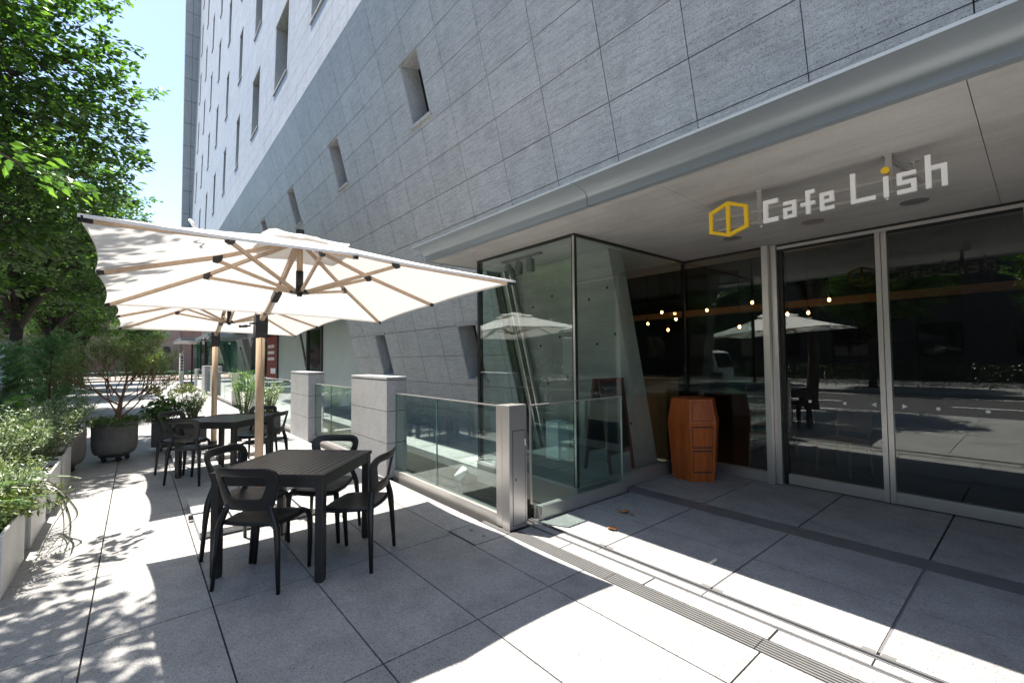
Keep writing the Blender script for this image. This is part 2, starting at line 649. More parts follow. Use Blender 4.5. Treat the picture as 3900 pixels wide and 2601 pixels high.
# ------------------------------------------------------------------ ground, pavement, road
g = MB()
g.quad((-500, -400, -0.16), (300, -400, -0.16), (300, 2.60, -0.16), (-500, 2.60, -0.16))
g.quad((-500, 2.60, -0.16), (-47, 2.60, -0.16), (-47, 400, -0.16), (-500, 400, -0.16))
tag(g.build('road', 'asphalt'), kind='structure')

pave = MB()
pave.box(-46.0, 14.0, -3.75, 2.56, -0.30, -0.022)
pavement = tag(pave.build('pavement', 'joint_dark'), kind='structure')
YJ = [-0.193 + 0.597 * k for k in range(-5, 5)] + [2.558]
XJ = [-2.237 - 1.22 * k for k in range(-13, 37)]
YJ = [y for y in YJ if y > -3.4]
YJ[0] = -3.58
XP0, XP1, YP0, YP1 = -3.525, -3.13, 2.215, 2.556           # inspection cover cut-out
G_ = 0.0045
slab_jobs = []
for i in range(len(YJ) - 1):
    for k in range(len(XJ) - 1):
        x1, x0 = XJ[k], XJ[k + 1]
        y0, y1 = YJ[i], YJ[i + 1]
        if x0 < -45.9:
            x0 = -45.9
        if x1 - x0 < 0.1:
            continue
        d = math.hypot((x0 + x1) / 2, (y0 + y1) / 2)
        vis = ((x0 + x1) / 2) < 0.6
        slab_jobs.append((d if vis else d + 40, x0, x1, y0, y1))
slab_jobs.sort()
slab_cache = {}
far = MB()
for q, (d, x0, x1, y0, y1) in enumerate(slab_jobs):
    if x0 < XP0 < x1 and y0 < YP0 + 0.02 and y1 > YP1 - 0.01:
        m = MB()
        m.box(x0 + G_, XP0 - 0.012, y0 + G_, y1 - G_, -0.03, 0)
        m.build('paving_slab', 'floor_granite', pavement)
        if x1 - XP1 > 0.03:
            MB().box(XP1 + 0.012, x1 - G_, y0 + G_, y1 - G_, -0.03, 0).build('paving_slab', 'floor_granite', pavement)
        continue
    if x0 < XP1 < x1 and x0 > XP0 and y1 > YP1 - 0.01 and y0 < YP0 + 0.02:
        MB().box(XP1 + 0.012, x1 - G_, y0 + G_, y1 - G_, -0.03, 0).build('paving_slab', 'floor_granite', pavement)
        continue
    if q < 285:
        key = (round(x1 - x0, 3), round(y1 - y0, 3))
        if key not in slab_cache:
            w, h = key
            slab_cache[key] = MB().box(-w / 2 + G_, w / 2 - G_, -h / 2 + G_, h / 2 - G_, -0.03, 0).mesh('paving_slab', 'floor_granite')
        obj('paving_slab', slab_cache[key], pavement, loc=((x0 + x1) / 2, (y0 + y1) / 2, 0))
    else:
        far.box(x0 + G_, x1 - G_, y0 + G_, y1 - G_, -0.03, 0)
tag(far.build('paving_slabs', 'floor_granite', pavement), kind='stuff')
# inspection cover with a steel rim and two lifting eyes
cov = MB().box(XP0, XP1, YP0, YP1 - 0.006, -0.03, 0.001).build('inspection_cover', 'floor_granite', pavement)
m = MB()
for (a, b, c, d) in ((XP0 - 0.008, XP0 - 0.002, YP0 - 0.008, YP1 - 0.006), (XP1 + 0.002, XP1 + 0.008, YP0 - 0.008, YP1 - 0.006), (XP0 - 0.002, XP1 + 0.002, YP0 - 0.008, YP0 - 0.002)):
    m.box(a, b, c, d, -0.02, 0.002)
m.build('cover_rim', 'steel_dark', cov)
for (x, y) in ((-3.414, 2.368), (-3.231, 2.374)):
    MB().lathe([(0.018, 0.0012), (0.018, 0.004), (0.012, 0.004), (0.011, 0.002)], 14).build('lifting_eye', 'steel_dark', cov, True, loc=(x, y, 0))
# kerb
kerb = MB().box(-46.0, 14, -3.75, -3.59, -0.16, 0.003).box(-46.16, -46.0, -3.75, 2.6, -0.16, 0.003).build('kerb', 'pillar_granite')
tag(kerb, kind='structure')
# road lines and the pavement across the road
mk = MB()
for y in (-4.3, -12.6):
    mk.box(-120, 60, y - 0.07, y + 0.07, -0.156, -0.152)
for i in range(24):
    mk.box(-90 + i * 8, -85 + i * 8, -8.5, -8.35, -0.156, -0.152)
tag(mk.build('road_marking', 'line_paint'), kind='structure')
tag(MB().box(-120, 60, -18.5, -13.2, -0.16, -0.01).build('pavement_across', 'floor_granite'), kind='structure')
tag(MB().box(-64, -50.5, -60, 60, -0.158, -0.02).build('far_pavement', 'tile_paver'), kind='structure')

# ---- entrance floor: drain channel, tracks, slabs
floor = tag(MB().box(-3.30, 3.0, 2.562, 6.3, -0.30, -0.024).build('entrance_floor', 'joint_dark'), kind='structure')
XE = [2.95, 2.06, 1.17, 0.28, -0.61, -1.497, -2.39, -3.165]
for (y0, y1, g2) in ((2.995, 3.68, 0.0045), (3.68, 4.437, 0.0045), (4.672, 5.30, 0.0045), (5.30, 6.14, 0.0045)):
    for k in range(len(XE) - 1):
        gx = 0.008
        MB().box((XE[k + 1] if k < len(XE) - 2 or y0 < 4.4 else -3.29) + gx, XE[k] - gx, y0 + g2, y1 - g2, -0.03, 0).build('floor_slab', 'entry_granite', floor)
MB().box(-3.24, 2.95, 4.442, 4.668, -0.03, -0.002).build('mat_strip', 'steel_dark', floor)
xs = [2.95, 2.15, 1.36, 0.56, -0.235, -1.03, -1.827, -2.615, -3.13]
for k in range(len(xs) - 1):
    MB().box(xs[k + 1] + 0.006, xs[k] - 0.006, 2.700, 2.838, -0.03, 0).build('floor_slab', 'entry_granite', floor)
for k in range(len(XE) - 1):
    MB().box(XE[k + 1] + 0.004, XE[k] - 0.004, 2.872, 2.944, -0.03, 0).build('floor_slab', 'entry_granite', floor)
for (y0, y1) in ((2.842, 2.850), (2.858, 2.866), (2.949, 2.957), (2.982, 2.990)):
    MB().box(-3.28, 2.95, y0, y1, -0.03, 0.001).build('track', 'grey_metal', floor)
for x in XE[3:-1]:
    for s in (-1, 1):
        MB().box(*sorted((x + s * 0.012, x + s * 0.072)), 2.993, 3.028, -0.03, 0.0015).build('track_plate', 'drain_steel', floor)
    MB().box(x - 0.006, x + 0.006, 3.03, 4.437, -0.03, -0.004).build('track', 'steel_dark', floor)
xs = [2.95, 1.95, 0.95, -0.05, -1.05, -2.05, -3.128]
for k in range(len(xs) - 1):
    for j in range(6):
        y = 2.566 + j * 0.0222
        MB().box(xs[k + 1] + 0.003, xs[k] - 0.003, y, y + 0.0115, -0.02, 0.001).build('grate_bar', 'drain_steel', floor)
for j in range(3):
    y = 2.566 + j * 0.0150
    MB().box(-3.525, -3.134, y, y + 0.0078, -0.02, 0.001).build('grate_bar', 'drain_steel', floor)

# ---- light well and terrace behind the glass railing
well = MB()
well.quad((-34, 2.60, -0.62), (-3.3, 2.60, -0.62), (-3.3, 4.2, -0.62), (-34, 4.2, -0.62))
well.quad((-34, 2.60, -0.62), (-34, 2.60, -0.03), (-3.3, 2.60, -0.03), (-3.3, 2.60, -0.62))
tag(well.build('light_well', 'gravel'), kind='structure')
terr = MB()
edge = [(-3.35, 3.78)] + [(-3.35 - 0.75 * i, 3.78 + 0.17 * math.sin(min(1, i / 12) * 1.5)) for i in range(1, 14)]
terr_poly = edge + [(-13.1, 5.5), (-3.35, 5.5)]
terr.prism(terr_poly, lambda x, y: (x, y, -0.02), lambda x, y: (x, y, -0.14))
terrace = tag(terr.build('terrace', 'entry_granite'), kind='structure')
m = MB()
for x in (-4.9, -6.1, -7.3, -8.5, -9.7, -10.9):
    m.box(x, x + 0.006, 3.98, 5.3, -0.02, -0.018)
m.box(-12.5, -3.4, 4.55, 4.556, -0.02, -0.0178)
m.build('joint', 'joint_dark', terrace)
tag(MB().box(-46, -13.1, 2.85, 12, -0.2, -0.004).build('side_pavement', 'floor_granite'), kind='structure')

# ------------------------------------------------------------------ the stone building
bld = thing('office_building', 'large grey stone office building with a leaning facade and narrow deep-set windows', 'building')
A0, BL = 5.30, 0.262                      # leaning lower wall: Y = A0 - BL * z
ZC, YC, BU = 8.30, A0 - BL * 8.30 + 0.06, -0.02   # ridge height; wall above leans back very slightly
MX, MZ = 0.962, 0.573
SL = math.sqrt(1 + BL * BL)


def low_pt(x, z, out=0.0):
    return Vector((x, A0 - BL * z - out / SL, z - out * BL / SL))


def up_pt(x, z, out=0.0):
    return Vector((x, YC - BU * (z - ZC) - out, z))


WIN = []            # (kind, x0, x1, z0, z1)
for c in range(11):
    xc = -3.03 - 3.87 * c
    WIN.append(('low', xc - 0.32, xc + 0.32, 5.78, 6.80))
for xc in (-6.92, -10.80):
    WIN.append(('low', xc - 0.32, xc + 0.32, 1.18, 2.215))
for r in range(6):
    z0 = 10.0 + 3.93 * r
    for c in range(10):
        xc = -6.92 - 3.87 * c
        w = {0: 1.5, 1: 1.45, 2: 1.6, 3: 1.3}.get(c, 0.8)
        if xc < -44:
            continue
        WIN.append(('up', xc - w / 2, xc + w / 2, z0, z0 + 2.2))


def cut(rects, w):
    out = []
    x0, x1, z0, z1 = w
    for (a, b, c, d) in rects:
        if b <= x0 or a >= x1 or d <= z0 or c >= z1:
            out.append((a, b, c, d))
            continue
        if a < x0:
            out.append((a, x0, c, d))
        if b > x1:
            out.append((x1, b, c, d))
        m0, m1 = max(a, x0), min(b, x1)
        if c < z0:
            out.append((m0, m1, c, z0))
        if d > z1:
            out.append((m0, m1, z1, d))
    return out


def slab_on(mb, fn, x0, x1, z0, z1, t0=0.0, t1=0.03):
    p = [fn(x, z, t0) for x, z in ((x0, z0), (x1, z0), (x1, z1), (x0, z1))] + [fn(x, z, t1) for x, z in ((x0, z0), (x1, z0), (x1, z1), (x0, z1))]
    mb.hexa(p)


JG = 0.009
jobs = []
cols = [-0.216 + MX * k for k in range(-48, 7)]
rows = [1.06 + MZ * k for k in range(-2, 13)]
rows[0] = -0.03
rows[-1] = ZC
for ix in range(len(cols) - 1):
    x0, x1 = cols[ix], cols[ix + 1]
    for iz in range(len(rows) - 1):
        z0, z1 = rows[iz], rows[iz + 1]
        xm, zm = (x0 + x1) / 2, (z0 + z1) / 2
        a, b = x0, x1
        if zm < 2.95:
            if xm < -12.81 or xm > -5.85:
                if x0 < -5.85 < x1:
                    b = -5.85
                elif x0 < -12.81 < x1:
                    a = -12.81
                else:
                    continue
        if xm > -5.85 and z0 < 3.3:
            if zm < 2.95 or z0 < 3.3:
                if not (a < -5.9 and b <= -5.85):
                    continue
        jobs.append(('low', a, b, z0, z1))
for ix in range(len(cols) - 1):
    for k in range(41):
        z0 = ZC + 0.012 + 0.58 * k
        jobs.append(('up', cols[ix], cols[ix + 1], z0, z0 + 0.58))


def view_size(j):
    fn = low_pt if j[0] == 'low' else up_pt
    p = fn((j[1] + j[2]) / 2, (j[3] + j[4]) / 2)
    d = p - Vector((0, 0, CAM_H))
    dep = d.dot(_f)
    if dep < 0.5:
        return -1
    sx, sy = d.dot(_r2) / dep, d.dot(_u2) / dep
    if abs(sx) > 1.25 or abs(sy) > 0.85:
        return -1
    if j[4] < 4.2 and j[1] > -5.9:
        return -1
    n = Vector((0, -1, -BL)).normalized() if j[0] == 'low' else Vector((0, -1, 0))
    return abs(n.dot(d.normalized())) / (d.length ** 2)


jobs.sort(key=view_size, reverse=True)
wall_root = MB()
slab_on(wall_root, low_pt, -46.3, -12.82, 2.9, ZC, -0.30, -0.004)
slab_on(wall_root, low_pt, -12.82, -5.86, -0.1, ZC, -0.30, -0.004)
slab_on(wall_root, low_pt, -5.86, 5.4, 2.96, ZC, -0.30, -0.004)
slab_on(wall_root, up_pt, -46.3, 5.4, ZC, 32.4, -0.5, -0.004)
# the wall core needs real openings: rebuilt as strips round the windows below
wall_root = MB()
core = [('low', -46.3, -12.82, 2.9, ZC - 0.003), ('low', -12.82, -5.86, -0.1, ZC - 0.003), ('low', -5.86, 5.4, 3.2, ZC - 0.003), ('up', -46.3, 5.4, ZC, 32.4)]
for kind, x0, x1, z0, z1 in core:
    rects = [(x0, x1, z0, z1)]
    for w in WIN:
        if w[0] == kind:
            rects = cut(rects, w[1:])
    for r_ in rects:
        slab_on(wall_root, low_pt if kind == 'low' else up_pt, *r_, -0.35, -0.004)
wall = wall_root.build('wall', 'joint_dark', bld)
panel_cache = {}
rest = MB()
for q, (kind, x0, x1, z0, z1) in enumerate(jobs):
    fn = low_pt if kind == 'low' else up_pt
    rects = [(x0 + JG / 2, x1 - JG / 2, z0 + JG / 2, z1 - JG / 2)]
    for w in WIN:
        if w[0] == kind and w[1] < x1 and w[2] > x0 and w[3] < z1 and w[4] > z0:
            rects = cut(rects, w[1:])
    if not rects:
        continue
    if q < 295:
        o = (x0, z0)
        key = (kind, tuple(tuple(round(v, 3) for v in (a - x0, b - x0, c - z0, d - z0)) for a, b, c, d in rects))
        if key not in panel_cache:
            m = MB()
            for (a, b, c, d) in key[1]:
                base = fn(0, 0)
                lp = lambda x, z, out: fn(x, z, out) - base
                slab_on(m, lp, a, b, c, d, 0.0, 0.028)
            panel_cache[key] = m.mesh('stone_panel', 'wall_granite')
        obj('stone_panel', panel_cache[key], wall, loc=fn(x0, z0))
    else:
        for r_ in rects:
            slab_on(rest, fn, *r_, 0.0, 0.028)
tag(rest.build('stone_panels', 'wall_granite', wall), kind='stuff')

pane_seen = 0
for kind, x0, x1, z0, z1 in WIN:
    fn = low_pt if kind == 'low' else up_pt
    dp = -0.42
    rv = MB()
    t = 0.03
    slab_on(rv, fn, x0 - 0.002, x0 + t, z0, z1, dp, 0.022)
    slab_on(rv, fn, x1 - t, x1 + 0.002, z0, z1, dp, 0.022)
    slab_on(rv, fn, x0 + t, x1 - t, z1 - t, z1 - 0.002, dp, 0.022)
    win = rv.build('window', 'wall_granite', bld)
    m = MB()
    slab_on(m, fn, x0 - 0.03, x1 + 0.03, z0 - 0.045, z0 + 0.004, dp, 0.065)
    m.build('sill', 'pillar_granite', win)
    m = MB()
    slab_on(m, fn, x0 - 0.02, x1 + 0.02, z1 - 0.001, z1 + 0.035, dp, 0.045)
    m.build('lintel', 'pillar_granite', win)
    m = MB()
    fw = 0.05
    for a, b, c, d in ((x0 + t, x0 + t + fw, z0, z1 - t), (x1 - t - fw, x1 - t, z0, z1 - t), (x0 + t + fw, x1 - t - fw, z1 - t - fw, z1 - t), (x0 + t + fw, x1 - t - fw, z0 + 0.006, z0 + fw)):
        slab_on(m, fn, a, b, c, d, dp + 0.01, dp + 0.08)
    m.build('frame', 'dark_frame', win)
    m = MB()
    slab_on(m, fn, x0 + t, x1 - t, z0 + 0.006, z1 - t, dp - 0.03, dp + 0.03)
    m.build('pane', 'window_glass', win)

# end fin beyond the last windows, seen in shade against the sky
m = MB()
m.box(-45.9, -45.1, 2.62, 3.9, 6.5, 33.5)
fin = m.build('end_fin', 'brown_pale', bld)
fin.data.materials[0] = MATS['wall_granite']
m = MB()
for k in range(14):
    m.box(-45.098, -45.094, 2.63, 3.6, 8.0 + k * 1.9, 8.03 + k * 1.9)
m.box(-45.097, -45.0935, 3.12, 3.14, 6.5, 33.4)
m.build('joint', 'joint_dark', fin)
MB().box(-46.3, 5.4, YC + 0.45, YC + 0.9, 32.3, 32.7).build('coping', 'pillar_granite', bld)

# ---- entrance canopy: curved metal fascia and concrete soffit
ZS = 2.95
prof = [(3.10, ZS - 0.012), (3.10, ZS + 0.055)] + [(3.10 - 0.17 * (1 - math.cos(a)), ZS + 0.055 + 0.085 * math.sin(a)) for a in [R(6 * q) for q in range(1, 16)]] + [(2.90, ZS + 0.143)]
back = [(2.90, ZS + 0.152), (3.16, ZS + 0.152), (3.16, ZS - 0.012)]
loop = prof + back
for (x0, x1) in ((-2.606, 4.5), (-5.60, -2.614)):
    m = MB()
    m.prism(loop, lambda y, z: (x0, y, z), lambda y, z: (x1, y, z))
    f_ = m.build('canopy_fascia', 'fascia_metal', bld)
    MB().box(x0, x1, 2.888, 2.8985, ZS + 0.138, ZS + 0.158).build('fascia_lip', 'fascia_metal', f_)
MB().box(-5.60, -5.59, 3.162, 4.62, ZS - 0.010, ZS + 0.15).build('canopy_end', 'fascia_metal', bld)
MB().box(-5.588, 4.5, 3.162, 4.62, ZS + 0.10, ZS + 0.16).build('canopy_roof', 'fascia_metal', bld)
sof_y = [3.162, 4.35, 6.62]
sof_x = [4.5, 3.30, 1.55, -0.20, -1.95, -3.70, -5.588]
for k in range(len(sof_x) - 1):
    for j in range(2):
        y0, y1 = sof_y[j], sof_y[j + 1]
        MB().box(sof_x[k + 1] + 0.002, sof_x[k] - 0.002, y0 + 0.0015, y1 - 0.0015, ZS, ZS + 0.09).build('soffit_panel', 'soffit_concrete', bld)
MB().box(-5.588, 4.5, 3.165, 6.62, ZS + 0.014, ZS + 0.06).build('soffit_joint', 'grey_metal', bld)
for (x, y) in ((-1.484, 5.33), (-0.70, 5.36), (-2.30, 5.33)):
    dl = MB().lathe([(0.100, ZS - 0.004), (0.104, ZS + 0.001), (0.075, ZS + 0.001), (0.075, ZS - 0.003)], 24).build('downlight', 'grey_metal', bld, loc=(x, y, 0))
    MB().lathe([(0.073, ZS - 0.002), (0.06, ZS - 0.0035), (0.02, ZS - 0.0035)], 20).build('reflector', 'stem_brown', dl, True)
for (x, y) in ((-1.62, 4.4), (-0.55, 4.25), (-4.75, 3.35)):
    MB().lathe([(0.03, ZS - 0.006), (0.03, ZS + 0.0005)], 12).tube([(0, 0, ZS), (0, 0, ZS - 0.045)], 0.007, 8).build('sprinkler', 'steel_v', bld, loc=(x, y, 0))

# ---- steel door frames and glass doors
YD = 6.15


def upright(x0, x1, y0, y1, nm='door_post'):
    return MB().box(x0, x1, y0, y1, 0.0, ZS - 0.002).build(nm, 'steel_v', bld, bevel=0.003)


upright(-2.238, -2.165, 5.985, 6.20)
upright(-2.163, -2.095, 6.06, 6.20)
for (x0, x1, nm) in ((-2.090, -1.088, 'glass_door'), (-1.082, -0.02, 'glass_door'), (0.0, 1.02, 'glass_door'), (1.03, 3.0, 'glass_wall')):
    bw = 0.047 if nm == 'glass_door' else 0.03
    pn = MB().box(x0 + bw, x1 - bw, YD - 0.006, YD + 0.006, 0.132, 2.86).build(nm, 'glass_door', bld)
    for (a, b) in ((x0, x0 + bw - 0.001), (x1 - bw + 0.001, x1)):
        if x0 < -2.0 and a == x0:
            MB().box(a, b, YD - 0.03, YD + 0.03, 0.012, 2.90).build('stile', 'dark_frame', pn)
            continue
        MB().box(a, b, YD - 0.045, YD + 0.045, 0.012, 2.90).build('stile', 'steel_v', pn, bevel=0.002)
    MB().box(x0 + bw, x1 - bw, YD - 0.038, YD + 0.038, 0.012, 0.13).build('bottom_rail', 'steel_x', pn, bevel=0.002)
    MB().box(x0 + bw, x1 - bw, YD - 0.03, YD + 0.03, 2.862, 2.90).build('top_rail', 'dark_frame', pn)
    if nm == 'glass_door':
        for k in range(2):
            xx = x0 + (x1 - x0) * (0.29 if k == 0 else 0.63)
            if x0 > -1.2:
                xx = x0 + (x1 - x0) * (0.37 if k == 0 else 0.69)
            MB().prism([(0.017 * math.cos(2 * math.pi * i / 16), 0.017 * math.sin(2 * math.pi * i / 16)) for i in range(16)], lambda a, b: (xx + a, YD - 0.0075, 1.026 + b), lambda a, b: (xx + a, YD - 0.0115, 1.026 + b)).build('sticker', 'letter_white', pn)
dl_ = [o for o in bld.children if o.name.startswith('glass_door')]
for k, (xa, xb) in enumerate(((-1.221, -1.178), (-0.921, -0.964))):
    MB().prism([(xa, 1.03), (xb, 1.056), (xb, 1.004)], lambda a, b: (a, YD - 0.0072, b), lambda a, b: (a, YD - 0.009, b)).build('arrow_mark', 'letter_white', dl_[k])
for x in (-1.19, -0.99):
    MB().prism([(0.016 * math.cos(2 * math.pi * i / 16), 0.016 * math.sin(2 * math.pi * i / 16)) for i in range(16)], lambda a, b: (x + a, YD - 0.0385, 0.055 + b), lambda a, b: (x + a, YD - 0.0415, 0.055 + b)).build('lock', 'steel_v', dl_[0])
MB().box(-2.09, 3.0, YD - 0.07, YD + 0.07, 2.905, ZS - 0.001).build('door_header', 'dark_frame', bld)
MB().box(-2.09, 3.0, YD - 0.078, YD - 0.072, 2.885, 2.92).build('header_trim', 'steel_x', bld)
# fixed pane between the glass box and the first post
fx = MB().box(-3.30, -2.242, 6.07, 6.082, 0.135, ZS - 0.03).build('glass_wall', 'glass_door', bld)
MB().box(-3.27, -2.242, 6.03, 6.12, 0.005, 0.132).build('bottom_rail', 'steel_x', fx)
MB().box(-3.30, -2.242, 6.05, 6.10, ZS - 0.03, ZS - 0.001).build('top_rail', 'dark_frame', fx)

# ---- glass box beside the doors
BX, BY, BLX = -3.315, 3.70, -5.14
for (nm, a) in (('glass_wall', (BLX + 0.06, BX - 0.03, BY - 0.006, BY + 0.006, 0.17, ZS - 0.035)), ('glass_wall', (BX - 0.006, BX + 0.006, BY + 0.04, 6.02, 0.17, ZS - 0.035)), ('glass_wall', (BLX + 0.02, BLX + 0.032, BY + 0.05, 4.52, 0.17, ZS - 0.035))):
    MB().box(*a).build(nm, 'glass_box', bld)
for (x0, x1, y0, y1, nm) in ((BX - 0.03, BX + 0.012, BY - 0.012, BY + 0.03, 'mullion'), (BLX, BLX + 0.05, BY - 0.015, BY + 0.05, 'mullion'), (BX - 0.02, BX + 0.02, 6.02, 6.055, 'mullion')):
    MB().box(x0, x1, y0, y1, 0.15, ZS - 0.001).build(nm, 'dark_frame', bld)
MB().box(BX - 0.014, BX + 0.014, BY - 0.017, BY - 0.013, 0.16, ZS - 0.03).build('mullion_trim', 'steel_v', bld)
MB().box(BLX + 0.05, BX - 0.031, BY - 0.014, BY + 0.014, ZS - 0.034, ZS - 0.001).box(BX - 0.014, BX + 0.0115, BY + 0.031, 6.019, ZS - 0.034, ZS - 0.001).build('head_frame', 'dark_frame', bld)
MB().box(BLX, BX + 0.026, BY - 0.03, BY + 0.05, -0.14, 0.149).build('plinth', 'steel_x', bld, bevel=0.003)
MB().box(BX - 0.06, BX + 0.0255, BY + 0.052, 6.028, -0.05, 0.149).build('plinth', 'steel_y', bld, bevel=0.003)
MB().box(BLX, BX - 0.061, BY + 0.052, 5.5, 0.02, 0.152).build('box_floor', 'entry_granite', bld)
m = MB()
for x in (-4.75, -4.05):
    m.box(x, x + 0.006, BY + 0.06, 5.3, 0.152, 0.1535)
m.box(BLX, BX - 0.07, 4.42, 4.426, 0.152, 0.1532)
m.build('floor_joint', 'joint_dark', bld)
# concrete core of the leaning wall inside the glass box
m = MB()
slab_on(m, low_pt, -5.846, -5.72, 0.0, 3.05, -0.35, 0.0)
m.build('wall_end', 'dark_frame', bld)
m = MB()
slab_on(m, low_pt, -5.718, -4.27, 0.0, 3.05, -0.30, -0.045)
slab_on(m, low_pt, -4.268, -3.50, 0.0, 3.05, -0.30, -0.02)
cw = m.build('concrete_wall', 'wall_concrete', bld)
for i, x in enumerate((-5.1, -4.65, -3.95, -3.62)):
    for z in (0.55, 1.15, 1.75, 2.35):
        p = low_pt(x, z + 0.12 * (i % 2), -0.043 if x < -4.3 else -0.018)
        MB().ball((0, 0, 0), 0.02, 1, 0.35, 1, 10, 6).build('tie_hole', 'dark_wall', cw, True, loc=p)
m = MB()
slab_on(m, low_pt, -5.49, -5.40, 0.1, 3.02, -0.02, 0.06)
m.build('slanted_post', 'dark_frame', bld)
m = MB()
slab_on(m, low_pt, -5.397, -5.365, 0.1, 3.02, 0.0, 0.055)
slab_on(m, low_pt, -5.525, -5.493, 0.1, 3.02, 0.0, 0.055)
m.build('post_trim', 'steel_v', bld)
m = MB()
m.box(-4.95, -4.16, 3.98, 4.03, ZS - 0.028, ZS - 0.001)
tr_ = m.build('light_track', 'grey_metal', bld)
for i, x in enumerate((-4.86, -4.60, -4.36)):
    t_ = 0.10 if i == 0 else 0.0
    m = MB().tube([(x, 4.005, ZS - 0.028), (x, 4.005, ZS - 0.07)], 0.011, 8)
    m.tube([(x, 4.005, ZS - 0.065), (x + t_ * 0.6, 4.005 + t_, ZS - 0.225)], 0.052, 18)
    m.build('spotlight', 'grey_metal', tr_, True)

# ---- cafe interior behind the glass
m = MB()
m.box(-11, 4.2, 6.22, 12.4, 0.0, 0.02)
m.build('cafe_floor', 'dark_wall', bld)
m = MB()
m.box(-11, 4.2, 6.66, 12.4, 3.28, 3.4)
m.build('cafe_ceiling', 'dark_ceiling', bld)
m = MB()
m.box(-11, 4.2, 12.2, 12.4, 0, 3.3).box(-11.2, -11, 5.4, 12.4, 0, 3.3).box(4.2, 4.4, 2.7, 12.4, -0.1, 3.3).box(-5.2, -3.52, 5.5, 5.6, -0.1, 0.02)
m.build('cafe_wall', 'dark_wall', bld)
MB().box(-10.9, 4.1, 8.9, 9.1, 2.42, 2.545).build('ceiling_beam', 'beam_wood', bld)
m = MB()
for x in (-2.9, -2.45, -2.0, -1.55):
    m.box(x, x + 0.03, 11.2, 11.5, 0.9, 2.3)
for z in (0.95, 1.4, 1.85, 2.3):
    m.box(-2.9, -1.52, 11.18, 11.52, z, z + 0.025)
m.build('shelf_rack', 'iron_black', bld)
MB().box(0.9, 2.3, 11.9, 12.19, 1.35, 2.2).build('wall_panel', 'oak_panel', bld)
# interior furniture: pendant lamps, chairs, counter
bulb_pos = [(-3.94, 8.0, 2.40), (-3.15, 8.0, 2.46), (-3.37, 8.0, 2.06), (-2.62, 8.0, 2.22), (-2.33, 8.0, 2.22), (-2.05, 8.0, 2.39), (-5.80, 8.0, 2.35), (-5.18, 8.0, 2.23), (-4.86, 8.0, 2.44), (-4.73, 8.0, 2.08), (-4.56, 8.0, 2.28)]
lamp0 = None
for (x, y, z) in bulb_pos:
    if lamp0 is None:
        lamp0 = thing('pendant_lamp', 'bare warm bulb hanging on a black cord inside the dark cafe', 'lamp', (0, 0, 0), 0, 'pendant bulbs inside the cafe')
        MB().tube([(0, 0, 0.06), (0, 0, 0.12)], 0.024, 10).build('socket', 'black_plastic', lamp0, True)
        MB().ball((0, 0, 0.02), 0.021, 1, 1, 1.3).build('bulb', 'bulb_glow', lamp0, True)
        MB().tube([(0, 0, 0.12), (0, 0, 1.0)], 0.004, 5).build('cord', 'black_plastic', lamp0)
        o = lamp0
    else:
        o = copy_tree(lamp0)
    o.location = (x, y, z)
ch0 = None
for (x, y, rz, lab) in ((-2.55, 6.85, R(200), 'wooden cafe chair with padded back behind the glass beside the orange bin'), (-2.75, 7.9, R(20), 'wooden cafe chair facing the window deep inside the dark cafe'), (-1.75, 7.2, R(160), 'wooden cafe chair behind the sliding glass door beside the shelf')):
    if ch0 is None:
        ch0 = thing('cafe_chair', lab, 'chair', group=None)
        MB().box(-0.22, 0.22, -0.2, 0.22, 0.42, 0.47).build('seat', 'oak_panel', ch0, bevel=0.01)
        MB().hexa([(-0.22, -0.22, 0.55), (0.22, -0.22, 0.55), (0.22, -0.19, 0.55), (-0.22, -0.19, 0.55), (-0.22, -0.27, 0.82), (0.22, -0.27, 0.82), (0.22, -0.24, 0.82), (-0.22, -0.24, 0.82)]).build('backrest', 'oak_panel', ch0, bevel=0.01)
        for sx in (-1, 1):
            for (y0, zt) in ((-0.19, 0.8), (0.18, 0.43)):
                MB().tube([(sx * 0.2, y0 - (0.05 if zt > 0.5 else 0), zt), (sx * 0.2, y0, 0.42), (sx * 0.22, y0 * 1.15, 0.02)], [0.014, 0.018, 0.013], 8).build('leg', 'oak_panel', ch0)
        o = ch0
    else:
        o = copy_tree(ch0)
        o['label'] = lab
    o.location = (x, y, 0)
    o.rotation_euler.z = rz
ct = thing('counter', 'tall oak counter standing inside the glass box behind the concrete wall', 'counter', (-3.50, 5.78, 0.14))
MB().box(-0.78, 0.13, -0.17, 0.17, 0.012, 1.10).build('cabinet', 'oak_panel', ct, bevel=0.004)
MB().box(-0.80, 0.15, -0.19, 0.19, 1.101, 1.13).build('counter_top', 'beam_wood', ct, bevel=0.003)
wb = tag(MB().box(-0.12, 0.12, -0.11, 0.11, 0, 0.52).build('white_cube', 'white_paint', bevel=0.004, loc=(-4.46, 4.58, 0.153)), 'plain white box standing on the granite floor inside the glass box', 'box')
sb = thing('sandwich_board', 'dark red framed chalkboard stand inside the glass box', 'sign', (-3.62, 4.66, 0.153), R(90))
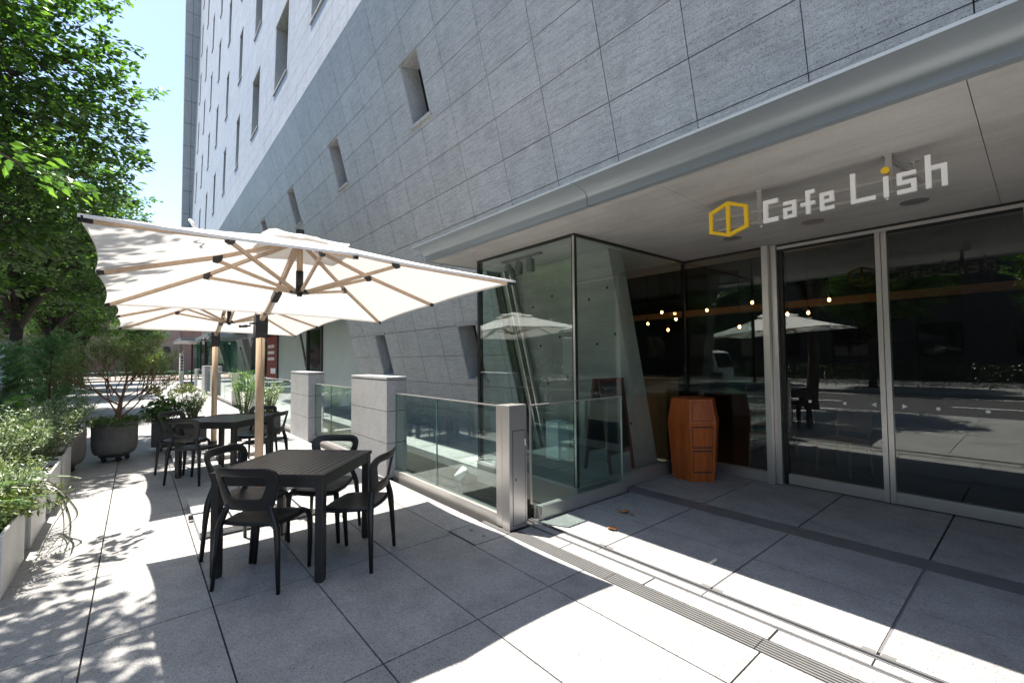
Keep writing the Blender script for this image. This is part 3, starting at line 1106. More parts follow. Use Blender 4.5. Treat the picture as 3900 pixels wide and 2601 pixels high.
for s, nm in ((-1, 'front_panel'), (1, 'rear_panel')):
    fn = lambda a, b: (a, s * (0.20 - 0.16 * b / 1.15), b)
    m = MB()
    for (a0, a1, b0, b1) in ((-0.25, -0.21, 0, 1.15), (0.21, 0.25, 0, 1.15), (-0.21, 0.21, 1.10, 1.15), (-0.21, 0.21, 0.22, 0.27)):
        p = [fn(a0, b0), fn(a1, b0), fn(a1, b1), fn(a0, b1)]
        m.hexa([(q[0], q[1] - 0.012, q[2]) for q in p] + [(q[0], q[1] + 0.012, q[2]) for q in p])
    fr = m.build(nm, 'red_frame', sb)
    p = [fn(-0.21, 0.27), fn(0.21, 0.27), fn(0.21, 1.10), fn(-0.21, 1.10)]
    MB().hexa([(q[0], q[1] - 0.005, q[2]) for q in p] + [(q[0], q[1] + 0.005, q[2]) for q in p]).build('board', 'chalkboard', fr)

# ------------------------------------------------------------------ hanging sign
sign = thing('hanging_sign', 'white block letters CAFE LISH with a yellow hexagon logo hung under the concrete canopy', 'sign', (0, 3.93, 0))
ZT = ZS
for (x, nm) in ((-1.478, 'hanger'), (-0.641, 'hanger')):
    h_ = MB().box(x - 0.018, x + 0.018, 0.022, 0.045, 2.668, ZT - 0.005).build(nm, 'steel_v', sign)
    MB().box(x - 0.03, x + 0.03, 0.012, 0.055, ZT - 0.005, ZT - 0.0005).build('hanger_plate', 'steel_x', h_)
MB().bar((-0.641, 0.045, ZT - 0.02), (-0.52, 0.62, ZT - 0.10), 0.012, 0.03).build('brace', 'steel_y', sign)
for z in (2.772, 2.680):
    MB().box(-1.86, -0.36, 0.006, 0.021, z - 0.010, z + 0.010).build('rail', 'steel_x', sign)


def letter(rects, mat='letter_white', polys=()):
    m = MB()
    for (a, b, c, d) in rects:
        m.box(a, b, -0.022, 0.004, c, d)
    for p in polys:
        m.prism(p, lambda x, z: (x, -0.022, z), lambda x, z: (x, 0.004, z))
    return m.build('letter', mat, sign)


b0 = 2.650
letter([(-1.435, -1.402, b0, 2.832), (-1.402, -1.325, 2.800, 2.832), (-1.402, -1.325, b0, b0 + 0.032)])                                   # C
letter([(-1.288, -1.224, 2.756, 2.783), (-1.224, -1.197, b0, 2.783), (-1.288, -1.224, 2.708, 2.733), (-1.288, -1.262, b0 + 0.024, 2.708), (-1.288, -1.224, b0, b0 + 0.024)])   # a
letter([(-1.132, -1.103, b0, 2.829), (-1.103, -1.072, 2.802, 2.829), (-1.166, -1.132, 2.716, 2.741), (-1.103, -1.071, 2.716, 2.741)])     # f
letter([(-1.040, -1.013, b0, 2.783), (-1.013, -0.951, 2.756, 2.783), (-0.978, -0.951, 2.728, 2.756), (-1.013, -0.951, 2.706, 2.728), (-1.013, -0.951, b0, b0 + 0.023)])  # e
letter([(-0.850, -0.821, b0, 2.866), (-0.821, -0.710, b0, b0 + 0.026)])                                                                  # L
letter([(-0.666, -0.638, b0 - 0.004, 2.788)])                                                                                            # i
letter([(-0.595, -0.496, 2.760, 2.787), (-0.595, -0.568, 2.732, 2.760), (-0.595, -0.496, 2.706, 2.732), (-0.523, -0.496, 2.672, 2.706), (-0.595, -0.496, 2.645, 2.672)])        # s
letter([(-0.452, -0.424, 2.643, 2.859), (-0.424, -0.349, 2.757, 2.784), (-0.377, -0.349, 2.640, 2.757)])                                  # h
MB().prism([(-0.676, 2.842), (-0.654, 2.856), (-0.632, 2.844), (-0.632, 2.822), (-0.654, 2.808), (-0.676, 2.820)], lambda x, z: (x, -0.022, z), lambda x, z: (x, 0.004, z)).build('dot', 'letter_yellow', sign)
hexo = [(-1.717, 2.912), (-1.557, 2.840), (-1.553, 2.655), (-1.717, 2.602), (-1.885, 2.662), (-1.885, 2.849)]
cx_, cz_ = -1.719, 2.756
hexi = [(cx_ + (x - cx_) * 0.82, cz_ + (z - cz_) * 0.82) for x, z in hexo]
lg = MB().ring(hexo, hexi, lambda x, z: (x, -0.024, z), lambda x, z: (x, 0.004, z)).build('logo', 'letter_yellow', sign)
MB().box(-1.734, -1.704, -0.0238, 0.0035, 2.625, 2.888).build('logo_bar', 'letter_yellow', lg)
for x in (-1.47, -0.655):
    MB().ball((x, 0.03, 2.645), 0.012).build('safety_loop', 'steel_v', sign, True)

# ------------------------------------------------------------------ pillars, railings, steel posts
P_LAB = {0: ('light granite gate pillar between the near glass railing panels, closest to the steel post', -6.893, -5.622),
         1: ('light granite pillar one railing bay beyond the pillar behind the near dining table', -10.43, -9.145),
         2: ('small far granite pillar beside the bare canopy entrance, nearer one of the pair', -24.1, -22.83),
         3: ('small far granite pillar beside the bare canopy entrance, farther one of the pair', -27.5, -26.23)}
for k, (lab, x0, x1) in P_LAB.items():
    w = x1 - x0
    p = thing('stone_pillar', lab, 'pillar', (x0, 2.55, 0), 0, 'granite pillars along the railing')
    MB().box(0.004, w - 0.004, 0.006, 0.286, -0.05, 1.32).build('core', 'joint_dark', p)
    zs = [0.0, 0.452, 0.874, 1.288]
    for i in range(3):
        MB().box(0, w - 0.045, 0, 0.29, zs[i] + (0.004 if i else 0), zs[i + 1] - 0.004).build('stone_block', 'pillar_granite', p)
        MB().box(w - 0.039, w, 0, 0.29, zs[i] + (0.004 if i else 0), zs[i + 1] - 0.004).build('stone_block', 'pillar_granite', p)
    MB().box(-0.003, w + 0.003, -0.003, 0.293, 1.294, 1.33).build('cap', 'pillar_granite', p, bevel=0.003)


def railing(lab, x0, x1, joints, z1=1.112, y=2.68):
    t = thing('glass_railing', lab, 'railing', ((x0 + x1) / 2, y, 0), 0, 'glass railings in front of the building')
    c = (x0 + x1) / 2
    MB().box(x0 - c, x1 - c, -0.042, 0.042, -0.05, 0.105).build('base_channel', 'steel_x', t, bevel=0.004)
    xs_ = [x0] + joints + [x1]
    for a, b in zip(xs_, xs_[1:]):
        pn = MB().box(a - c + 0.006, b - c - 0.006, -0.006, 0.006, 0.106, z1 - 0.012).build('glass_pane', 'glass_rail', t)
        m = MB().box(a - c + 0.0005, a - c + 0.0055, -0.007, 0.007, 0.106, z1 - 0.012).box(b - c - 0.0055, b - c - 0.0005, -0.007, 0.007, 0.106, z1 - 0.012)
        m.build('pane_edge', 'glass_edge', pn)
    MB().box(x0 - c, x1 - c, -0.010, 0.010, z1 - 0.011, z1 + 0.001).build('cap_rail', 'steel_x', t)
    return t


railing('two-pane glass railing between the granite pillar and the brushed steel post', -5.615, -3.365, [-4.549])
railing('two-pane glass railing between the two near granite pillars', -9.138, -6.90, [-8.22])
railing('glass railing running from the second granite pillar to a steel post', -15.2, -10.437, [-12.6])
railing('glass railing between the far steel post and the nearer far pillar', -22.82, -18.8, [-20.8])
railing('short glass railing between the two far granite pillars', -26.22, -24.11, [-25.2])
railing('glass railing beyond the farther far pillar towards the last steel post', -31.8, -27.51, [-29.6])

POSTS = [(-3.155, 'tall brushed steel post with a flush hatch door beside the near railing', True), (-15.21, 'brushed steel post where the railing past the second pillar ends', False), (-18.55, 'brushed steel post across the gap from the railing end, before the far pillars', False), (-31.85, 'last brushed steel post beyond the two far granite pillars', False)]
for (x1, lab, near) in POSTS:
    t = thing('steel_post', lab, 'post', (x1, 2.61, 0), 0, 'steel posts along the railing')
    MB().box(-0.208, -0.118, 0.012, 0.216, 0, 1.125).build('side_leaf', 'steel_v', t, bevel=0.003)
    MB().box(-0.118, -0.102, 0.02, 0.20, 0, 1.12).build('groove', 'joint_dark', t)
    MB().box(-0.102, 0.0, 0, 0.216, 0, 1.13).build('post_body', 'steel_v', t, bevel=0.003)
    if near:
        MB().box(-0.002, 0.0012, 0.040, 0.196, 0.035, 0.898).build('hatch_gap', 'joint_dark', t)
        hd = MB().box(-0.001, 0.003, 0.046, 0.190, 0.041, 0.892).build('hatch_door', 'steel_v', t)
        for z in (0.14, 0.78):
            MB().tube([(0.004, 0.193, z - 0.03), (0.004, 0.193, z + 0.03)], 0.005, 8).build('hinge', 'steel_v', hd)
        MB().prism([(0.011 * math.cos(2 * math.pi * i / 14), 0.011 * math.sin(2 * math.pi * i / 14)) for i in range(14)], lambda a, b: (0.0065, 0.075 + a, 0.45 + b), lambda a, b: (0.003, 0.075 + a, 0.45 + b)).build('lock', 'grey_metal', hd)

# sliding glass gate at right angles, parked against the glass box
gt = thing('sliding_glass_gate', 'single-pane glass gate on a steel channel parked beside the steel post', 'gate', (-3.205, 3.03, 0))
MB().box(-0.035, 0.035, 0, 1.37, 0.0, 0.13).build('base_channel', 'steel_y', gt, bevel=0.004)
MB().box(-0.045, -0.037, -0.03, 0.035, 0.0, 0.13).build('end_plate', 'steel_v', gt)
MB().box(-0.006, 0.006, -0.10, 1.325, 0.131, 1.10).build('glass_pane', 'glass_rail', gt)
MB().box(-0.008, 0.008, -0.118, -0.101, 0.17, 1.112).build('edge_stile', 'steel_v', gt)
MB().box(-0.007, 0.007, 1.326, 1.338, 0.131, 1.112).build('edge_stile', 'steel_v', gt)
MB().box(-0.012, 0.012, -0.118, 1.338, 1.1015, 1.114).build('cap_rail', 'steel_y', gt)
# floodlight in the light well
fl = thing('floodlight', 'small white cylinder floodlight in the light well behind the railing', 'lamp', (-5.18, 3.42, -0.62))
MB().tube([(0, 0, 0), (0, 0, 0.52)], 0.018, 8).build('stand', 'grey_metal', fl)
MB().tube([(-0.05, -0.02, 0.56), (0.06, 0.03, 0.68)], 0.055, 16).build('head', 'white_paint', fl, True)

# ------------------------------------------------------------------ dining tables
table0 = thing('dining_table', 'square black slatted table standing behind the steel-post railing chairs', 'table')
TS, THh = 0.43, 0.752
tp = MB()
for (a, b, c, d) in ((-TS, -TS + 0.035, -TS, TS), (TS - 0.035, TS, -TS, TS), (-TS + 0.035, TS - 0.035, -TS, -TS + 0.035), (-TS + 0.035, TS - 0.035, TS - 0.035, TS)):
    tp.box(a, b, c, d, THh - 0.028, THh)
tp.build('top_frame', 'table_metal', table0, bevel=0.002)
nsl = 15
wsl = (2 * (TS - 0.035)) / nsl
for i in range(nsl):
    x = -TS + 0.035 + i * wsl
    MB().box(x + 0.004, x + wsl - 0.004, -TS + 0.0355, TS - 0.0355, THh - 0.024, THh - 0.0015).build('slat', 'table_slat', table0)
MB().box(-TS + 0.036, TS - 0.036, -TS + 0.036, TS - 0.036, THh - 0.045, THh - 0.035).build('under_tray', 'black_metal', table0)
m = MB()
AP = TS - 0.012
for (a, b, c, d) in ((-AP + 0.055, AP - 0.055, -AP, -AP + 0.025), (-AP + 0.055, AP - 0.055, AP - 0.025, AP), (-AP, -AP + 0.025, -AP + 0.055, AP - 0.055), (AP - 0.025, AP, -AP + 0.055, AP - 0.055)):
    m.box(a, b, c, d, THh - 0.092, THh - 0.030)
m.build('apron', 'table_metal', table0, bevel=0.001)
for sx in (-1, 1):
    for sy in (-1, 1):
        x0, x1 = sorted((sx * (TS - 0.008), sx * (TS - 0.066)))
        y0, y1 = sorted((sy * (TS - 0.008), sy * (TS - 0.066)))
        lg_ = MB().box(x0, x1, y0, y1, 0.008, THh - 0.0295).build('leg', 'table_metal', table0, bevel=0.003)
        MB().box(x0 + 0.004, x1 - 0.004, y0 + 0.004, y1 - 0.004, 0.0, 0.0075).build('foot', 'black_plastic', lg_)

# ------------------------------------------------------------------ moulded chairs
chair0 = thing('moulded_chair', 'x', 'chair')
nseat = 12
vs, fs = [], []
for layer, (dz, sc) in enumerate(((0.0, 1.0), (-0.026, 0.97))):
    for j in range(nseat + 1):
        for i in range(nseat + 1):
            u, v = i / nseat * 2 - 1, j / nseat * 2 - 1
            # squircle mapping keeps the corners round
            x = u * math.sqrt(1 - v * v * 0.22)
            y = v * math.sqrt(1 - u * u * 0.22)
            wx = 0.222 + 0.012 * y
            z = 0.452 - 0.016 * (1 - x * x) * (1 - y * y) - 0.030 * max(0, y - 0.55) ** 2 / 0.2 + 0.012 * max(0, -y) ** 2 + dz - 0.006 * x * x * (1 if y > 0 else 0)
            vs.append((x * wx * sc, 0.005 + y * 0.222 * sc, z))
n1 = nseat + 1
for j in range(nseat):
    for i in range(nseat):
        a = j * n1 + i
        fs.append((a, a + 1, a + n1 + 1, a + n1))
        b = a + n1 * n1
        fs.append((b, b + n1, b + n1 + 1, b + 1))
rim = [i for i in range(n1)] + [j * n1 + nseat for j in range(1, n1)] + [nseat * n1 + i for i in range(nseat - 1, -1, -1)] + [j * n1 for j in range(nseat - 1, 0, -1)]
for k in range(len(rim)):
    a, b = rim[k], rim[(k + 1) % len(rim)]
    fs.append((b, a, a + n1 * n1, b + n1 * n1))
MB().add(vs, fs).build('seat', 'black_plastic', chair0, True)


def back_fn(off):
    def fn(x, z):
        y = -0.205 - 0.20 * (z - 0.55) - 0.12 * max(0, z - 0.74) + 1.0 * x * x
        return (x, y + off, z)
    return fn


out = rounded([(-0.172, 0.540), (0.172, 0.540), (0.252, 0.842), (-0.252, 0.842)], [0.055, 0.055, 0.125, 0.125], 9)
inn = rounded([(-0.112, 0.622), (0.112, 0.622), (0.178, 0.782), (-0.178, 0.782)], [0.03, 0.03, 0.05, 0.05], 9)


def dense(poly, k=3):
    o = []
    for i, p in enumerate(poly):
        q = poly[(i + 1) % len(poly)]
        o += [(p[0] + (q[0] - p[0]) * t / k, p[1] + (q[1] - p[1]) * t / k) for t in range(k)]
    return o


bk = MB().ring(dense(out), dense(inn), back_fn(-0.012), back_fn(0.012)).build('backrest', 'black_plastic', chair0, True)
bk.modifiers.new('edge', 'EDGE_SPLIT').split_angle = R(50)
bv = bk.modifiers.new('bevel', 'BEVEL')
bv.width = 0.006
bv.segments = 3
bv.limit_method = 'ANGLE'
bv.angle_limit = R(50)
bk.modifiers.remove(bk.modifiers['edge'])
for s in (-1, 1):
    MB().tube([(s * 0.150, -0.182, 0.585), (s * 0.168, -0.186, 0.535), (s * 0.196, -0.190, 0.470), (s * 0.212, -0.193, 0.415), (s * 0.222, -0.200, 0.30), (s * 0.240, -0.214, 0.0)], [0.019, 0.022, 0.025, 0.026, 0.021, 0.0145], 12, 0.85).build('leg', 'black_plastic', chair0, True)
    MB().tube([(s * 0.150, 0.10, 0.430), (s * 0.182, 0.165, 0.430), (s * 0.204, 0.198, 0.410), (s * 0.213, 0.210, 0.365), (s * 0.218, 0.208, 0.25), (s * 0.222, 0.192, 0.0)], [0.014, 0.020, 0.023, 0.0235, 0.020, 0.0145], 12, 0.9).build('leg', 'black_plastic', chair0, True)

T1, T2 = (-3.905, 1.025), (-7.525, 1.012)
table0.location = (T1[0], T1[1], 0)
table0.rotation_euler.z = R(45)
table0['label'] = 'square black slatted table nearest the steel post, in shade of the front parasol'
tag(table0, group='dining tables')
t2 = copy_tree(table0)
t2.location = (T2[0], T2[1], 0)
t2['label'] = 'square black slatted table in front of the two dark planters, beyond the first table'
# chairs: back mean foot -> centre; facing angle measured from local +Y
CH = [((-3.672, 0.742), 44, 'black moulded chair with cut-out back at the near table, backrest towards the drain grating'),
      ((-4.285, 0.735), -47, 'black moulded chair at the near table on the side of the grey planter boxes'),
      ((-3.545, 1.365), 135, 'black moulded chair at the near table on the side of the steel post'),
      ((-4.23, 1.325), 226, 'black moulded chair at the near table on the side of the first granite pillar'),
      ((-7.163, 0.615), 44, 'black moulded chair at the far table with its back towards the near table'),
      ((-7.93, 0.545), -46, 'black moulded chair at the far table next to the round grey pot'),
      ((-7.13, 1.40), 135, 'black moulded chair at the far table behind the front parasol pole'),
      ((-7.90, 1.42), 225, 'black moulded chair at the far table backing onto the dark planter with bamboo')]
for i, (p, a, lab) in enumerate(CH):
    c = chair0 if i == 0 else copy_tree(chair0)
    c.location = (p[0], p[1], 0)
    c.rotation_euler.z = R(a)
    c['label'] = lab
    c['group'] = 'moulded black chairs at the tables'

# ------------------------------------------------------------------ parasols
um = thing('parasol', 'x', 'parasol')
CA, CB, CC, CD = (2.715, -1.225, 2.21), (0.275, -1.233, 2.06), (0.395, 1.175, 2.01), (2.805, 1.215, 2.16)
APX = Vector((1.53, -0.01, 2.575))
mid = lambda a, b, k=0.02: tuple(((np.array(a) + np.array(b)) / 2 * (1 + 0.0) + np.array([0, 0, k])).tolist())
ENDS = [Vector(p) for p in (CA, mid(CA, CB), CB, mid(CB, CC), CC, mid(CC, CD), CD, mid(CD, CA))]
cv, cf = [], []
NR, NT = 12, 10
for s in range(8):
    e1, e2 = ENDS[s], ENDS[(s + 1) % 8]
    base = len(cv)
    for i in range(NR + 1):
        r = i / NR
        for j in range(NT + 1):
            t = j / NT
            bul = 4 * t * (1 - t)
            rr = r * (1 - 0.028 * bul * r ** 3)
            p = APX.lerp(e1.lerp(e2, t), rr)
            p.z -= 0.022 * bul * r * (1 - 0.5 * r) + 0.02 * math.sin(math.pi * r)
            cv.append(p)
    for i in range(NR):
        for j in range(NT):
            a = base + i * (NT + 1) + j
            cf.append((a, a + NT + 1, a + NT + 2, a + 1))
can = MB().add(cv, cf).build('canopy', 'canopy_fabric', um, True)
# hem band
m = MB()
for s in range(8):
    base = s * (NR + 1) * (NT + 1) + NR * (NT + 1)
    for j in range(NT):
        a, b = cv[base + j], cv[base + j + 1]
        m.quad(a, b, b - Vector((0, 0, 0.016)), a - Vector((0, 0, 0.016)))
m.build('hem', 'canopy_fabric', can)
# vent cap on top: a small raised square of cloth with a rippled rim
rng = random.Random(5)
vv, vf = [], []
for i in range(7):
    r = i / 6
    for k in range(48):
        a = 2 * math.pi * k / 48 + R(45)
        sq = 1 / max(abs(math.cos(a)), abs(math.sin(a)))
        rad = 0.33 * min(sq, 1.22) * r
        x, y = rad * math.cos(a), rad * math.sin(a)
        z = 0.020 - 0.262 * rad - 0.008 * r + 0.022 * r ** 3 * math.sin(k * 48 / 48 * 8 * 2 * math.pi / 48 * 1.0 + 0.8) + 0.02 * r ** 2 * math.sin(k * 2 * math.pi * 3 / 48)
        vv.append(APX + Vector((x, y, z)))
for i in range(6):
    for k in range(48):
        k2 = (k + 1) % 48
        vf.append((i * 48 + k, i * 48 + k2, (i + 1) * 48 + k2, (i + 1) * 48 + k))
MB().add(vv, vf).build('vent_cap', 'canopy_fabric', um, True)
MB().tube([APX + Vector((0, 0, 0.015)), APX + Vector((0, 0, 0.05))], 0.032, 10).build('finial', 'black_plastic', um)
MB().tube([(1.9, -0.72, 2.405), (1.905, -0.75, 2.44), (1.93, -0.77, 2.46), (1.96, -0.76, 2.44), (1.98, -0.74, 2.40)], 0.010, 6).tube([(1.88, -0.70, 2.41), (1.80, -0.72, 2.425), (1.74, -0.70, 2.40)], 0.008, 6).build('tie_ribbon', 'canopy_fabric', um, True)
HUB = Vector((1.53, -0.01, 2.115))
MB().tube([HUB + Vector((0, 0, 0.16)), APX - Vector((0, 0, 0.05))], 0.024, 10).build('mast', 'ash_pole', um, True)
MB().tube([HUB + Vector((0, 0, -0.02)), HUB + Vector((0, 0, 0.17))], 0.029, 12).build('mast_sleeve', 'black_plastic', um, True)
MB().lathe([(0.02, -0.035), (0.02, -0.012), (0.075, -0.012), (0.078, 0.0), (0.06, 0.02), (0.03, 0.03)], 16).build('lower_hub', 'black_plastic', um, loc=HUB)
MB().lathe([(0.055, -0.06), (0.06, -0.03), (0.05, -0.01)], 16).build('upper_hub', 'black_plastic', um, loc=APX)
for s in range(8):
    e = ENDS[s]
    d = (e - APX)
    a0 = APX + d * 0.03 - Vector((0, 0, 0.045))
    a1 = APX + d * 0.965 - Vector((0, 0, 0.028))
    a2 = APX + d * 0.995 - Vector((0, 0, 0.022))
    kk = 0.46
    mid_p = APX + d * kk - Vector((0, 0, 0.058))
    rb = MB().bar(a0, mid_p, 0.022, 0.030).bar(mid_p, a1, 0.022, 0.030).build('rib', 'ash_rib', um, bevel=0.003)
    MB().bar(a1, a2, 0.025, 0.030).build('rib_tip', 'black_plastic', rb, bevel=0.004)
    st0 = HUB + Vector((d.x, d.y, 0)).normalized() * 0.05
    st1 = mid_p - Vector((0, 0, 0.024))
    st = MB().bar(st0, st1, 0.020, 0.026).build('strut', 'ash_rib', um, bevel=0.003)
    u_ = (st1 - st0).normalized()
    dn = d.normalized()
    m = MB()
    sd = Vector((-dn.y, dn.x, 0)).normalized()
    c = [mid_p - dn * 0.034 + Vector((0, 0, 0.012)), mid_p + dn * 0.034 + Vector((0, 0, 0.012)), mid_p + dn * 0.032 - Vector((0, 0, 0.028)), mid_p - dn * 0.004 - Vector((0, 0, 0.046)), mid_p - dn * 0.03 - Vector((0, 0, 0.03))]
    n_ = len(c)
    m.add([q - sd * 0.016 for q in c] + [q + sd * 0.016 for q in c], [tuple(range(n_)), tuple(range(2 * n_ - 1, n_ - 1, -1))] + [(i, i + n_, (i + 1) % n_ + n_, (i + 1) % n_) for i in range(n_)])
    m.build('bracket', 'black_plastic', st, bevel=0.004)
MB().bar((0.02, 0, 1.99), (1.46, -0.01, 2.505), 0.045, 0.055).build('boom', 'ash_rib', um, bevel=0.008)
MB().bar((0.62, -0.005, 2.155), (0.80, -0.005, 2.22), 0.062, 0.075).build('boom_joint', 'black_plastic', um, bevel=0.006)
pl = MB().tube([(0, 0, 0.10), (0, 0, 2.13)], 0.042, 12).build('pole', 'ash_pole', um, True)
mc = MB()
prof = [(-0.075, 1.82), (0.035, 1.80), (0.075, 1.86), (0.085, 1.98), (0.06, 2.055), (0.0, 2.075), (-0.05, 2.02), (-0.075, 1.93)]
mc.prism(prof, lambda x, z: (x, -0.058, z), lambda x, z: (x, 0.058, z))
cb = mc.build('crank_box', 'black_plastic', um, bevel=0.008)
MB().tube([(-0.01, -0.058, 1.96), (-0.01, -0.10, 1.96), (0.03, -0.105, 1.93), (0.03, -0.17, 1.925)], 0.010, 8).tube([(0.03, -0.13, 1.926), (0.03, -0.205, 1.92)], 0.015, 10).build('crank_handle', 'black_metal', cb, True)
MB().tube([(-0.048, -0.01, 1.84), (-0.05, -0.012, 1.62)], 0.010, 8).build('safety_pin', 'black_plastic', cb, True)
base = MB()
base.box(-0.66, 0.66, -0.025, 0.025, 0.02, 0.06).box(-0.025, 0.025, -0.60, -0.026, 0.02, 0.058).box(-0.025, 0.025, 0.026, 0.60, 0.02, 0.058)
base.build('base_cross', 'black_metal', um)
MB().box(-0.07, 0.07, -0.07, 0.07, 0.061, 0.075).tube([(0, 0, 0.07), (0, 0, 0.22)], 0.05, 12).build('pole_socket', 'black_metal', um)
for sx in (-1, 1):
    for sy in (-1, 1):
        x0, x1 = sorted((sx * 0.032, sx * 0.615))
        y0, y1 = sorted((sy * 0.032, sy * 0.565))
        MB().box(x0, x1, y0, y1, 0.012, 0.066).build('base_slab', 'slab_granite', um, bevel=0.004)
m = MB()
for sy in (-1, 1):
    m.box(-0.55, 0.55, sy * 0.29 - 0.008, sy * 0.29 + 0.008, 0.067, 0.078)
m.build('slab_bar', 'black_metal', um)
um.location = (-5.405, 1.015, 0)
um['label'] = 'off-white square cantilever parasol on a wooden pole shading the near table'
um['group'] = 'cantilever parasols'
um2 = copy_tree(um)
um2.location = (-9.042, 1.02, 0)
um2['label'] = 'off-white square cantilever parasol shading the far table, tucked behind the larger looking one'
um3 = None

# ------------------------------------------------------------------ hexagonal orange wood bin
bn = thing('hexagonal_bin', 'orange stained wooden hexagonal litter bin in the corner beside the glass doors', 'bin', (-2.985, 5.615, 0))
hx = lambda r, z, k: (r * math.cos(R(-70 + 60 * k)), r * math.sin(R(-70 + 60 * k)), z)
LV = [(0.285, 0.0), (0.338, 0.735), (0.285, 1.03)]
m = MB()
m.add([hx(r, z, k) for r, z in LV for k in range(6)], [(i * 6 + k, i * 6 + (k + 1) % 6, (i + 1) * 6 + (k + 1) % 6, (i + 1) * 6 + k) for i in range(2) for k in range(6)] + [tuple(range(5, -1, -1)), tuple(range(12, 18))])
m.build('body', 'orange_wood', bn, bevel=0.004)


def bin_panel(u0, u1, v0, v1, lev, inset):
    a0, a1 = Vector(hx(*LV[lev], 0)), Vector(hx(*LV[lev], 1))
    b0_, b1 = Vector(hx(*LV[lev + 1], 0)), Vector(hx(*LV[lev + 1], 1))
    q = lambda u, v: a0.lerp(a1, u).lerp(b0_.lerp(b1, u), v)
    nn = (a1 - a0).cross(b0_ - a0).normalized()
    p = [q(u0, v0), q(u1, v0), q(u1, v1), q(u0, v1)]
    return [x - nn * 0.004 for x in p] + [x + nn * inset for x in p]


for (u0, u1, v0, v1, lev) in ((0.10, 0.90, 0.10, 0.88, 1), (0.10, 0.90, 0.575, 0.945, 0), (0.10, 0.90, 0.155, 0.535, 0)):
    gp = MB().hexa(bin_panel(u0, u1, v0, v1, lev, 0.0008)).build('panel_gap', 'joint_dark', bn)
    MB().hexa(bin_panel(u0 + 0.025, u1 - 0.025, v0 + 0.022, v1 - 0.022, lev, 0.003)).build('panel', 'orange_wood', bn)
# ------------------------------------------------------------------ vegetation


def unit(v):
    return v / (np.linalg.norm(v, axis=-1, keepdims=True) + 1e-9)


